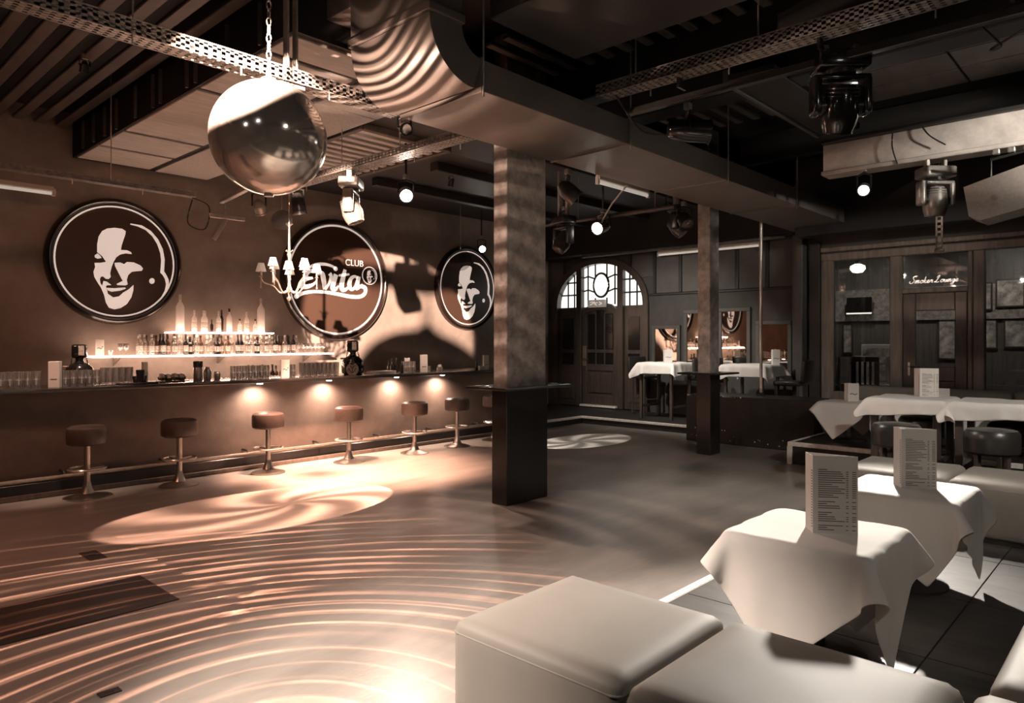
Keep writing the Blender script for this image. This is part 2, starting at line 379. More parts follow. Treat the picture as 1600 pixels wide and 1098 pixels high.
for z0, z1 in ((.22, .42), (.95, 1.1), (1.34, 1.42)): dpanel('door_rail', DY0+.2, DY1-.2, z0, z1)
dpanel('door_panel', DY0+.25, DY1-.25, .47, .9, x1=XD+.04)
w3 = (DY1-DY0-.4)/3
for k in range(3):
    y0 = DY0+.2+k*w3
    for z0, z1 in ((1.1, 1.34), (1.42, 2.2 if k != 1 else 2.28)): dpanel('door_pane', y0+.015, y0+w3-.015, z0, z1, M['gloss'], XD+.02, XD+.035)
    if k: dpanel('glazing_bar', y0-.015, y0+.015, 1.1, 2.24)
MB().bev(XD-.02, XD+.02, DY1-.19, DY1-.09, 1.05, 1.5, .006, 1).build('lock_plate', M['brass'], leaf, 0)
MB().tube([(XD-.02, DY1-.13, 1.22), (XD-.07, DY1-.13, 1.22), (XD-.07, DY1-.26, 1.22)], .012, 6).build('door_handle', M['steel'], leaf)
MB().box(XD-.1, XD+.05, DY0+.07, DY1-.07, .17, .21).build('threshold', M['nosing'], dr, 0)
for y0, y1 in ((AY-AR+.06, DY0-.07), (DY1+.07, AY+AR-.06)):
    pn = MB().bev(XD+.03, XD+.07, y0, y1, .15, 2.36, .01, 1).build('side_panel', M['wood'], dr, 0)
    for z0, z1 in ((1.08, 1.34), (1.42, 2.12)): MB().bev(XD+.015, XD+.035, y0+.12, y1-.1, z0, z1, .005, 1).build('side_pane', M['gloss'], pn, 0)
    MB().bev(XD+.015, XD+.035, y0+.1, y1-.08, .3, .85, .015, 1).build('side_moulding', M['wood'], pn, 0)
# exit sign over the door
ex = thing('exit_sign', 'small glowing exit sign box above the arched door', 'sign', (XD-.06, 9.16, 2.42))
MB().bev(-.05, .05, -.22, .22, -.08, .08, .01, 2).build('sign_box', mat('exit_box', .35, .4, emit=(1, .95, .85), estr=.12), ex, 0)
pm = Matrix.Translation((-.052, 0, 0)) @ Matrix(((0, 0, -1, 0), (-1, 0, 0, 0), (0, 1, 0, 0), (0, 0, 0, 1)))
mb = MB()
mb.ribbon([(-.15, .03), (-.06, .035), (-.08, 0), (-.15, -.03)], .018, 0, .003, pm); mb.ribbon([(-.02, .04), (-.03, 0), (.03, -.04)], .02, 0, .003, pm)
mb.ribbon([(-.01, .01), (.05, .02)], .015, 0, .003, pm); mb.ribbon([(.09, .03), (.16, 0), (.09, -.03)], .018, 0, .003, pm)
mb.build('pictogram', M['white'], ex, 0)

# mirrors on the door wall
for y0, y1, z0, z1, lb in ((7.204, 7.734, 1.05, 1.862, 'small square mirror in a dark frame nearest the arched door'), (6.46, 7.005, 1.05, 2.157, 'tall dark-framed mirror just left of the slim pillar'),
        (5.751, 6.273, 1.05, 2.174, 'tall dark-framed mirror just right of the slim pillar'), (4.989, 5.531, 1.05, 1.917, 'shorter dark-framed mirror behind the steel dance pole')):
    t = thing('wall_mirror', lb, 'mirror', (XD, (y0+y1)/2, z0), group='mirrors on the dark wall')
    h, w = z1-z0, (y1-y0)/2
    MB().box(-.03, -.015, -w, w, 0, h).build('mirror_glass', M['mirror'], t, 0)
    for a in ((-w-.06, w+.06, -.06, .015), (-w-.06, w+.06, h-.015, h+.06), (-w-.06, -w+.015, .015, h-.015), (w-.015, w+.06, .015, h-.015)):
        MB().bev(-.05, 0, *a, .008, 1).build('frame_bar', M['panelwall'], t, 0)

# glazed front of the lounge
gw = thing('window_1', 'wooden glazed front of the lounge', 'window', kind='structure')
def wbar(y0, y1, z0, z1, m='wood2', nm='frame_bar', x0=XD-.06, x1=XD+.08): return MB().bev(x0, x1, y0, y1, z0, z1, .012, 1).build(nm, M[m], gw, 0)
wbar(-4, 4.42, 2.97, 3.10); wbar(-4, 4.42, 3.12, 3.2, x0=XD-.1)
for y0, y1 in ((4.22, 4.42), (3.16, 3.34), (2.2, 2.26), (2.04, 2.19), (.55, .72), (-1.2, -1.0)): wbar(y0, y1, .285, 2.97)
wbar(2.26, 3.16, 2.36, 2.44)
wbar(3.34, 4.22, .285, .75); wbar(-4, 2.04, .285, .75)
for y0, y1, z0, z1 in ((3.34, 4.22, .75, 2.97), (2.26, 3.16, 2.44, 2.97), (.72, 2.04, .75, 2.97), (-1, .55, .75, 2.97), (-4, -1.2, .75, 2.97)):
    MB().box(XD, XD+.012, y0, y1, z0, z1).build('window_pane', M['pane'], gw, 0)
d2 = thing('door_2', 'brown lounge door with a square window and steel handle', 'door', kind='structure')
dp = lambda nm, y0, y1, z0, z1, m='wood2', x0=XD-.03, x1=XD+.03: MB().bev(x0, x1, y0, y1, z0, z1, .01, 1).build(nm, M[m], d2, 0)
dp('door_stile', 2.27, 2.43, .3, 2.36, 'wood'); dp('door_stile', 2.97, 3.15, .3, 2.36, 'wood')
for z0, z1 in ((.3, .55), (.98, 1.2), (2.08, 2.36)): dp('door_rail', 2.43, 2.97, z0, z1, 'wood')
dp('door_panel', 2.43, 2.97, .55, .98, 'wood', XD-.01, XD+.02)
MB().box(XD, XD+.01, 2.43, 2.97, 1.2, 2.08).build('door_pane', M['pane'], d2, 0)
MB().bev(XD-.045, XD-.03, 3.04, 3.08, 1.05, 1.27, .004, 1).build('handle_plate', M['steel'], d2, 0)
MB().tube([(XD-.04, 3.06, 1.2), (XD-.09, 3.06, 1.2), (XD-.09, 2.93, 1.2)], .011, 6).build('door_handle', M['steel'], d2)
# lettering on the transom pane
LT = {'S': ([[(.9,1.25),(.7,1.45),(.35,1.3),(.45,.95),(.75,.6),(.6,.15),(.2,.0),(-.1,.2),(.0,.45)], [(.3,1.25),(.7,1.5),(1.1,1.45)]], 1.0),
 'm': ([[(0,.0),(.1,.55),(.2,.45),(.2,0)], [(.2,.35),(.4,.6),(.45,.4),(.42,0)], [(.43,.35),(.65,.6),(.7,.3),(.68,.05),(.9,.15)]], .9),
 'o': ([[(.5,.55),(.2,.5),(.1,.2),(.3,0),(.55,.15),(.55,.45),(.4,.58),(.75,.45)]], .7),
 'k': ([[(.08,0),(.12,.6),(.15,1.3)], [(.46,.58),(.28,.42),(.12,.3)], [(.15,.3),(.3,.2),(.42,.0),(.62,.1)]], .62),
 'e': ([[(.0,.15),(.35,.3),(.4,.5),(.2,.55),(.08,.25),(.25,0),(.55,.15)]], .55),
 'r': ([[(.0,.1),(.2,.6),(.25,.45),(.5,.5),(.42,.1),(.7,.1)]], .65),
 'L': ([[(.15,.95),(.3,1.3),(.55,1.4),(.5,1.1),(.3,.5),(.12,.08),(-.08,.1),(.1,.22),(.4,.02),(.8,.12)]], .95),
 'u': ([[(.0,.2),(.12,.55),(.1,.1),(.35,.05),(.55,.5),(.52,.1),(.75,.1)]], .72),
 'n': ([[(0,.0),(.12,.55),(.2,.4),(.18,0)], [(.2,.3),(.45,.58),(.5,.3),(.48,.05),(.72,.15)]], .7),
 'g': ([[(.5,.5),(.2,.5),(.1,.2),(.3,.05),(.5,.3),(.52,.5),(.45,-.4),(.2,-.55),(.1,-.35),(.7,.1)]], .68)}
tx = thing('window_lettering', 'white script lettering on the pane over the lounge door', 'lettering', (XD-.004, 3.06, 2.52))
pm = Matrix(((0, 0, -1, 0), (-1, 0, 0, 0), (0, 1, 0, 0), (0, 0, 0, 1)))
xx = 0; k = .072
for ch in 'Smoker Lounge':
    if ch == ' ': xx += .35; continue
    st, adv = LT[ch]; mb = MB()
    for s_ in st: mb.ribbon([((xx+px+py*.35)*k, py*k*1.05) for px, py in s_], .012, 0, .003, pm, 5)
    mb.build('letter', M['white'], tx, 0); xx += adv*1.02
# lounge beyond the glass
lg = thing('wall_lounge', 'dim lounge room beyond the glass', 'wall', kind='structure')
MB().box(XD+.15, 17.2, -4, 5.7, .18, .285).build('lounge_floor', M['riser'], lg, 0)
MB().box(17, 17.2, -4, 5.9, 0, ZC).build('lounge_back', M['loungewall'], lg, 0)
MB().box(XD+.25, 17, 5.7, 5.9, 0, ZC).build('lounge_side', M['loungewall'], lg, 0)
MB().box(16.9, 17, -4, 5.7, 2.05, 2.75).build('stone_band', M['stone'], lg, 0)
MB().box(XD+.25, 17.2, -4, 5.9, 3.5, 3.6).build('lounge_ceiling', M['ceil'], lg, 0)

# ------------------------------------------------------------------ platforms
pl = thing('platform_near', 'low platform under the lounge seats and tables', 'platform', kind='structure')
MB().box(-2.9, 9.23, -4, 2.02, 0, .165).build('platform_body', M['riser'], pl, 0)
MB().bev(-2.9, 9.23, 2.02, 2.075, .0, .172, .006, 1).build('nosing', M['nosing'], pl, 0)
for i in range(13):
    for j in range(5):
        x0 = -2.9+i*.93; y0 = 2.01-(j+1)*1.2
        MB().bev(x0+.003, min(x0+.927, 9.2), y0+.003, y0+1.197, .16, .172, .002, 1).build('floor_board', M['plat'], pl, 0)
pf = thing('platform_far', 'dark raised platform with white edges before the glass front', 'platform', kind='structure')
MB().box(9.235, XD, -4, 3.64, 0, .28).build('platform_body', M['riser'], pf, 0)
MB().bev(9.21, 9.27, -4, 3.67, .235, .29, .006, 1).build('nosing', M['nosing'], pf, 0)
MB().bev(9.27, XD, 3.63, 3.67, .25, .29, .006, 1).build('nosing', M['nosing'], pf, 0)
MB().bev(9.205, 9.235, 3.61, 3.675, 0, .235, .004, 1).build('corner_strip', M['nosing'], pf, 0)
pd = thing('platform_door', 'dark step with a white nosing along bar and door wall', 'platform', kind='structure')
MB().prism([(9.4, 8.42), (11.02, 8.42), (11.02, 4.5), (XD, 4.5), (XD, YB), (9.4, YB)], 0, .145).build('platform_body', M['riser'], pd, 0)
MB().bev(9.4, 11.02, 8.38, 8.43, .105, .15, .006, 1).build('nosing', M['nosing'], pd, 0)
MB().bev(10.99, 11.04, 5.7, 8.43, .105, .15, .006, 1).build('nosing', M['nosing'], pd, 0)
sg = thing('dance_stage', 'worn black stage block carrying the steel pole', 'stage', (10.3, 3.72, 0))
MB().bev(0, .75, 0, 2.03, 0, .745, .012, 2).build('stage_body', M['stage'], sg, 0)
mb = MB(); rs = random.Random(3)
for i in range(26):
    y = .25+1.7*rs.random()**.7; z = rs.choice([.06, .1, .16, .24, .3])*rs.random()+.03; w = .006+.012*rs.random()
    mb.prism([(y, z), (y+w, z+.004), (y+w*.7, z+w*1.4), (y-.003, z+w)], -.002, .001, YZ)
for i in range(20):
    y = .9+1.1*rs.random(); w = .01+.04*rs.random(); mb.box(-.002, .012, y, y+w, .728, .747)
mb.build('chipped_paint', M['nosing'], sg, 0)
po = thing('dance_pole', 'slim polished steel dance pole standing on the black stage', 'pole', (10.85, 4.74, .745))
MB().cyl((0, 0, .012), (0, 0, 3.35), .024, 12).build('pole_tube', M['ring'], po)
MB().lathe([(.07, 0), (.07, .012), (.03, .03), (.026, .05)], 14).build('base_flange', M['blackmatte'], po)

# ------------------------------------------------------------------ ceiling
ce = thing('ceiling', 'black ceiling with boarded soffits and slats', 'ceiling', kind='structure')
MB().box(-3, 17, -4, YB, ZC, ZC+.1).build('slab', M['ceil'], ce, 0)
sl = MB().bev(-.06, .06, 4.75, 10.55, 4.38, 4.42, .008, 1).build('slat', M['slat'], ce, 0)
for i in range(1, 22):
    c_ = sl.copy(); C.objects.link(c_); c_.location.x = 2.72-.235*i
sl.location.x = 2.72
# boarded soffit
sf = thing('soffit', None); sf.parent = ce
MB().box(2.87, 4.62, 5.0, YB, 4.02, 4.55).build('soffit_core', M['ceil'], sf, 0)
yy = [5.02, 5.5, 6.78, 8.75, 9.62, 10.5]
for a, b in zip(yy, yy[1:]): MB().bev(2.89, 3.78, a+.04, b-.04, 4.0, 4.03, .005, 1).build('soffit_board', M['cpanel'], sf, 0)
yy = [5.02, 6.3, 8.4, 10.5]
for a, b in zip(yy, yy[1:]): MB().bev(3.86, 4.6, a+.01, b-.01, 3.995, 4.03, .005, 1).build('soffit_board', M['cpanel2'], sf, 0)
for y in (5.5, 6.1, 6.75, 6.95, 7.6, 7.8, 8.3, 8.9, 9.3, 9.7, 10.1): MB().box(2.845, 2.87, y, y+.035, 4.05, 4.4).build('rib', M['slatd'], sf, 0)
# lower ceiling over the floor centre and the louvre
MB().box(4.7, XD, 4.8, YB, 4.15, 4.25).build('dark_panel_ceiling', M['smoothceil'], ce, 0)
for y in (6.2, 7.6, 9.0): MB().bev(6.6, XD, y, y+.16, 4.02, 4.15, .01, 1).build('ceiling_rib', M['smoothceil'], ce, 0)
lv = thing('ceiling_vent', 'slatted louvre vent in the ceiling behind the mirror ball', 'vent', (4.85, 6.9, 4.15))
MB().box(0, 1.35, 0, 2.3, -.02, -.002).build('vent_back', M['blackmatte'], lv, 0)
for i in range(11):
    MB().bev(.03, 1.32, .1+i*.2, .2+i*.2, -.06, -.02, .006, 1).build('louvre_slat', M['cpanel'], lv, 0)
for a in ((0, 1.35, -.03, .05), (0, 1.35, 2.27, 2.35), (-.04, .03, 0, 2.3), (1.32, 1.39, 0, 2.3)): MB().bev(*a, -.08, 0, .006, 1).build('vent_frame', M['slat'], lv, 0)
# right hand side: smooth soffit, slats along X, beams
MB().bev(3.62, 4.62, -4, 3.6, 3.92, 4.55, .01, 1).build('smooth_soffit', M['smoothceil'], ce, 0)
MB().bev(5.62, 5.85, -4, 4.7, 4.0, 4.5, .01, 1).build('black_beam', M['ceil'], ce, 0)
MB().bev(6.45, 6.75, -4, 4.7, 4.0, 4.5, .01, 1).build('black_beam', M['ceil'], ce, 0)
s2 = MB().bev(4.62, 8.4, -.045, .045, 4.32, 4.36, .008, 1).build('slat', M['slatd'], ce, 0); s2.location.y = 4.6
for i in range(1, 34):
    c_ = s2.copy(); C.objects.link(c_); c_.location.y = 4.6-.22*i
MB().bev(6.1, 8.45, 2.55, 2.98, 3.98, 4.05, .01, 1).build('cross_plank', M['smoothceil'], ce, 0)
MB().bev(6.1, 8.45, 2.98, 3.03, 3.96, 4.1, .006, 1).build('cross_trim', M['slatd'], ce, 0)
for i in range(3):
    for j in range(4): MB().bev(6.9+i*.5, 7.38+i*.5, 2.4-(j+1)*.9, 2.38-j*.9, 4.22, 4.25, .006, 1).build('ceiling_tile', M['slatd'], ce, 0)
ib = thing('ceiling_girder', 'plastered steel girder brightly lit at the right under the ceiling', 'girder', (8.5, 0, 3.5), kind='structure')
MB().box(-.05, .05, -4, 2.95, .05, .36).build('web', M['beam'], ib, 0)
MB().bev(-.13, .13, -4, 2.95, 0, .05, .01, 1).build('bottom_flange', M['beam'], ib, 0)
MB().bev(-.13, .13, -4, 2.95, .36, .40, .01, 1).build('top_flange', M['smoothceil'], ib, 0)
MB().bev(11.6, 11.9, -4, 4.5, 3.3, 4.55, .01, 1).build('boxed_beam', M['ceil'], ce, 0)
MB().bev(9.6, 9.75, -4, 4.5, 4.1, 4.5, .01, 1).build('black_beam', M['ceil'], ce, 0)
MB().tube([(12.2, 9.3, 3.42), (12.2, 4.9, 3.42)], .035, 8).build('pipe', M['slatd'], ce)

# ------------------------------------------------------------------ air duct
DZ0, DZ1, DA, DB = 3.45, 3.685, 3.73, 4.67
du = thing('air_duct', 'wide flat painted air duct with an elbow crossing the room', 'duct', (3.25, 0, DZ0))
XZ = Matrix(((1, 0, 0, 0), (0, 0, -1, 0), (0, 1, 0, 0), (0, 0, 0, 1)))
R_ = .5
outer = [(R_*math.sin(t)-.08+.0, R_-R_*math.cos(t)) for t in np.linspace(-PI/2, 0, 13)]      # from riser to horizontal run
ox = -.08-R_
outer = [(-.08+.42-.42*math.cos(t), .42-.42*math.sin(t)) for t in np.linspace(0, PI/2, 13)]
inner = [(.22+.20-.20*math.cos(t), DZ1-DZ0+.20-.20*math.sin(t)) for t in np.linspace(0, PI/2, 9)]
MB().prism(outer+inner[::-1], -DB, -DA, XZ).build('elbow', M['duct'], du, 30)
MB().bev(-.10, .24, DA-.02, DB+.02, .43, .49, .004, 1).build('flange', M['duct'], du, 0)
MB().bev(-.085, .225, DA, DB, .49, 1.1, .004, 1).build('riser', M['duct'], du, 0)
MB().bev(-.085, .225, DB, DB+.35, .75, 1.1, .004, 1).build('branch', M['duct'], du, 0)
xs = [.42, 2.36, 4.36, 6.4, 9.34]
for a, b in zip(xs, xs[1:]):
    MB().bev(a+.004, b-.004, DA, DB, 0, DZ1-DZ0, .004, 1).build('duct_section', M['duct'], du, 0)
for x in xs[:-1]:
    MB().bev(x-.012, x+.012, DA-.012, DB+.012, -.012, DZ1-DZ0+.012, .003, 1).build('seam_flange', M['duct'], du, 0)
    MB().cyl((x, DA-.02, -.05), (x, DA-.02, 1.1), .008, 6).build('hanger_rod', M['galv'], du)
# ------------------------------------------------------------------ pillars
def pillar(x, y, lx, ly, lb, lb2, ext):
    t = thing('pillar', lb, 'pillar', (x, y, 0), kind='structure')
    MB().bev(0, lx, 0, ly, 1.13, ZC, .008, 1).build('shaft', M['column'], t, 0)
    MB().bev(-.012, lx+.012, -.012, ly+.012, 0, 1.13, .006, 1).build('lower_cladding', M['black'], t, 0)
    g = thing('pillar_ledge', lb2, 'ledge', (x, y, 1.13), group='drink ledges around the pillars')
    a, b = ext
    mb = MB()
    for x0, x1, y0, y1 in ((-a, lx+a, -b, -.013), (-a, lx+a, ly+.013, ly+b), (-a, -.013, -.013, ly+.013), (lx+.013, lx+a, -.013, ly+.013)): mb.bev(x0, x1, y0, y1, 0, .03, .012, 2)
    mb.build('ledge_top', M['gloss'], g)
    mb = MB().tube([(-a, -b, .015), (lx+a, -b, .015), (lx+a, ly+b, .015), (-a, ly+b, .015)], .014, 6, True); mb.build('edge_strip', M['black'], g)
pillar(4.985, 4.72, .59, .18, 'broad stained concrete pillar with black lower half in mid floor', 'black drink ledge around the broad mid-floor pillar', (.2, .17))
pillar(9.16, 4.74, .27, .19, 'slim stained concrete pillar with black lower half near the stage', 'black drink ledge around the slim pillar near the stage', (.2, .2))

# ------------------------------------------------------------------ bar
BX0, BX1 = -2.5, 9.7
bar = thing('bar_counter', 'long bar counter with plastered front and dark polished top', 'bar', (0, 8.42, 0))
MB().bev(BX0, BX1, .14, .62, .16, 1.07, .01, 1).build('bar_body', M['bar'], bar, 0)
MB().bev(BX0, BX1+.08, -.12, .70, 1.075, 1.12, .012, 2).build('bar_top', M['bartop'], bar)
MB().bev(BX0, BX1, .04, .62, 0, .16, .008, 1).build('plinth', M['black'], bar, 0)
MB().bev(BX0, BX1, .0, .05, .0, .05, .006, 1).build('kick_strip', M['wood2'], bar, 0)
MB().tube([(BX0, -.02, .2), (BX1, -.02, .2)], .02, 8).build('foot_rail', M['brass'], bar)
for i in range(12): MB().tube([(BX0+.7+i, .14, .24), (BX0+.7+i, .0, .24), (BX0+.7+i, -.02, .2)], .013, 6).build('rail_bracket', M['blackmatte'], bar)
for x in (4.35, 5.35, 6.5, 7.4):
    dl = MB().lathe([(.035, 0), (.035, -.012), (.02, -.014), (0, -.014)], 14).build('downlight', M['lens_mid'], bar); dl.location = (x, -.02, 1.074)
    l = spot('downlight_lamp', (x, 8.40, 1.055), (x, 8.56, 0), 75, MIDW, 150, .9, .02); l.parent = bar; l.location = (x, -.02, 1.055)
# stools
def stool(loc, lb):
    t = thing('bar_stool', lb, 'stool', loc, group='stools along the bar')
    MB().lathe([(.0, .545), (.165, .545), (.185, .56), (.19, .60), (.19, .69), (.182, .715), (.15, .735), (.0, .742)], 28).build('seat', M['seat'], t)
    MB().cyl((0, 0, .05), (0, 0, .55), .03, 14).build('post', M['steel'], t)
    MB().lathe([(.20, 0), (.20, .012), (.15, .025), (.07, .05), (.045, .1), (.032, .16)], 26).build('base', M['steel'], t)
    MB().torus(.17, .012, 28, 6, Matrix.Translation((0, 0, .30))).build('foot_ring', M['ring'], t)
    mb = MB()
    for a in (0, PI/2, PI, 1.5*PI): mb.cyl((.03*math.cos(a), .03*math.sin(a), .29), (.165*math.cos(a), .165*math.sin(a), .30), .008, 6)
    mb.build('ring_spokes', M['steel'], t)
    return t
nm = ['leftmost brown round bar stool at the dim end of the bar', 'second bar stool from the left, under the middle of the first portrait sign', 'third bar stool from the left, before the shaker end of the bar',
      'fourth bar stool from the left, standing in the bright floor pool', 'fifth bar stool from the left, below the dark arc on the wall', 'sixth bar stool from the left, last fully visible before the broad pillar', 'bar stool half hidden behind the broad pillar']
ps = [(2.33, 8.12), (3.23, 8.07), (4.27, 8.04), (5.37, 7.96), (6.45, 7.92), (7.31, 7.96), (8.16, 8.0)]
s0 = stool((*ps[0], 0), nm[0])
for p, l in zip(ps[1:], nm[1:]): dup(s0, (*p, 0), random.uniform(0, 1), l)

# ------------------------------------------------------------------ wall signs
def face_map(x, y): return (x-620)/428, (565+.0757*(x-620)-y)/400.7
W1 = [(478,440),(488,385),(512,345),(548,325),(600,318),(655,324),(681,340),(678,365),(663,410),(650,450),(646,480),(690,482),(718,494),(727,510),(680,505),(640,514),(612,535),(594,566),(580,602),(568,650),(573,678),(558,693),(538,691),(520,674),(505,674),(496,692),(500,722),(512,742),(522,706),(545,712),(578,738),(545,738),(538,748),(545,765),(552,800),(590,828),(632,822),(662,795),(702,773),(738,740),(737,780),(722,832),(690,880),(645,908),(600,916),(560,902),(538,862),(527,810),(505,755),(478,712),(458,675),(452,640),(464,605),(459,575),(500,575),(540,568),(512,525),(478,498)]
W2 = [(600,575),(640,572),(670,585),(690,568),(740,572),(790,595),(810,618),(800,635),(760,638),(725,642),(700,665),(688,700),(695,735),(680,742),(620,738),(615,730),(660,708),(650,690),(625,640),(605,600)]
W3 = [(545,757),(600,761),(675,757),(682,766),(640,780),(580,786),(552,775)]
W4 = [(461,520),(480,507),(500,525),(508,540),(480,545),(461,535)]
W5 = [(715,282),(800,293),(870,333),(925,395),(962,470),(977,550),(972,640),(990,668),(1008,705),(1010,745),(990,795),(950,838),(978,790),(988,740),(980,700),(962,668),(943,650),(950,560),(943,500),(918,430),(880,372),(830,327),(770,302),(715,290)]
W6 = [(878+21*math.cos(t), 713+22*math.sin(t)) for t in np.linspace(0, 2*PI, 17)[:-1]]
def face(mb, R, z0, z1, ox=0, oy=0):
    for w in (W1, W2, W3, W4, W5, W6):
        mb.prism([(ox+a*R, oy+b*R) for a, b in (face_map(*p) for p in w)], z0, z1, WALLM)
def sign(x, z, R, Rr, lb, rimw=.02, club=False):
    t = thing('round_sign', lb, 'sign', (x, YB, z), group='round signs over the bar')
    MB().lathe([(R*.93, 0), (R*.93, .055), (0, .06)], 64, WALLM).build('sign_face', M['sign'], t)
    MB().lathe([(R*.9, 0), (R*.9, .06), (R*.915, .105), (R*.95, .125), (R*.98, .10), (R, .05), (R, 0)], 72, WALLM).build('rim', M['signrim'], t, 50)
    mb = MB()
    pr = [(Rr-rimw/2, .061), (Rr-rimw/2, .066), (Rr+rimw/2, .066), (Rr+rimw/2, .061)]
    mb.lathe(pr+[pr[0]], 72, WALLM).build('ring_line', M['white'], t, 0)
    if not club:
        mb = MB(); face(mb, Rr, .06, .065); mb.build('portrait_print', M['white'], t, 0)
    return t
sign(3.39, 2.69, .86, .745, 'round brown sign with a smiling portrait, left over the bar')
sign(9.98, 2.69, .86, .745, 'round brown sign with a smiling portrait, half behind the broad pillar')
t = sign(6.88, 2.66, 1.05, .93, 'large round club name sign behind the little chandelier', .028, True)
cmap = lambda x, y: ((x-665)/310*.93, (623+.0743*(x-665)-y)/379*.93)
def stroke(mb, pts, w): mb.ribbon([cmap(*p) for p in pts], [q*.93/345 for q in w] if isinstance(w, list) else w*.93/345, .06, .066, WALLM, 6)
def ballend(mb, x, y, r):
    a, b = cmap(x, y); mb.lathe([(r*.93/345, .06), (r*.93/345, .066)], 14, WALLM @ Matrix.Translation((a, b, 0)))
L_ = {}
mb = MB(); stroke(mb, [(470,560),(490,535),(530,518),(585,515),(630,528),(652,545)], [4,14,20,18,16,18]); ballend(mb, 652, 545, 15)
stroke(mb, [(535,575),(515,560),(485,565),(462,590),(475,612),(505,610),(470,618),(435,640),(428,660),(450,672),(495,662),(530,635)], [16,20,22,26,22,14,20,26,30,28,20,10]); mb.build('letter', M['white'], t, 0)
mb = MB(); stroke(mb, [(540,590),(558,572),(570,600),(582,690)], [8,22,34,26]); stroke(mb, [(582,688),(608,650),(622,600),(612,578)], [20,16,22,26]); mb.build('letter', M['white'], t, 0)
mb = MB(); stroke(mb, [(655,585),(640,640),(632,680),(650,690),(672,665)], [32,32,32,22,8]); mb.build('letter', M['white'], t, 0)
mb = MB(); stroke(mb, [(716,550),(702,610),(692,665),(700,692),(722,690),(742,665)], [22,32,34,30,20,8]); stroke(mb, [(672,592),(705,588),(745,583)], [12,18,12]); mb.build('letter', M['white'], t, 0)
mb = MB(); stroke(mb, [(800,612),(785,598),(760,610),(746,645),(750,680),(768,690),(788,665),(800,625)], [14,18,24,32,28,20,16,18]); stroke(mb, [(812,598),(800,650),(795,680),(815,672),(838,664)], [26,32,32,24,24])
stroke(mb, [(830,668),(856,682),(856,715),(835,738),(800,746),(740,740),(660,722),(580,708),(500,704),(440,715),(402,735)], [26,28,24,24,24,24,22,20,20,22,26]); ballend(mb, 403, 734, 15); mb.build('letter', M['white'], t, 0)
mb = MB(); a, b = cmap(888, 592); rr = .155
pr = [(rr-.008, .061), (rr-.008, .066), (rr+.008, .066), (rr+.008, .061)]; mb.lathe(pr+[pr[0]], 36, WALLM @ Matrix.Translation((a, b, 0))); face(mb, .155, .06, .065, a, b); mb.build('small_emblem', M['white'], t, 0)
def text_mesh(body, size, name, m, parent, Mx, ext=.003):
    cu = bpy.data.curves.new(name, 'FONT'); cu.body = body; cu.size = size; cu.extrude = ext; cu.align_x = 'CENTER'
    o = bpy.data.objects.new(name, cu); C.objects.link(o); bpy.context.view_layer.update()
    me = bpy.data.meshes.new_from_object(o.evaluated_get(bpy.context.evaluated_depsgraph_get()))
    C.objects.unlink(o); bpy.data.objects.remove(o); me.transform(Mx); me.materials.clear(); me.materials.append(m); me.name = name
    q = bpy.data.objects.new(name, me); C.objects.link(q); q.parent = parent; return q
a, b = cmap(780, 523); text_mesh('CLUB', .155, 'club_word', M['white'], t, WALLM @ Matrix.Translation((a, b, .0635)))

# ------------------------------------------------------------------ shelves
def shelf(x0, x1, z, dep, lb):
    t = thing('wall_shelf', lb, 'shelf', ((x0+x1)/2, YB, z), group='lit bottle shelves'); h = (x1-x0)/2
    MB().bev(-h, h, -dep, 0, -.022, 0, .004, 1).build('shelf_board', M['litshelf'], t, 0)
    MB().box(-h, h, -dep-.012, -dep-.001, -.02, -.003).build('led_edge', M['led'], t, 0)
    for x in (-h*.8, 0, h*.8): MB().prism([(0, 0), (dep*.8, 0), (0, -.12)], -.008, .008, Matrix.Translation((x, 0, -.022)) @ Matrix(((0, 0, 1, 0), (-1, 0, 0, 0), (0, 1, 0, 0), (0, 0, 0, 1)))).build('bracket', M['steel'], t, 0)
shelf(3.0, 6.62, 1.405, .34, 'long glowing lower shelf crowded with bottles and glasses')
shelf(4.03, 5.58, 1.735, .26, 'short glowing upper shelf with the tallest bottles')
bc = thing('back_counter', 'low service counter along the wall behind the bar', 'counter', (0, YB, 0))
MB().bev(BX0, 9.2, -.64, -.06, .0, .9, .01, 1).build('counter_body', M['black'], bc, 0); MB().bev(BX0, 9.25, -.67, -.04, .9, .94, .008, 1).build('counter_top', M['steel'], bc, 0)

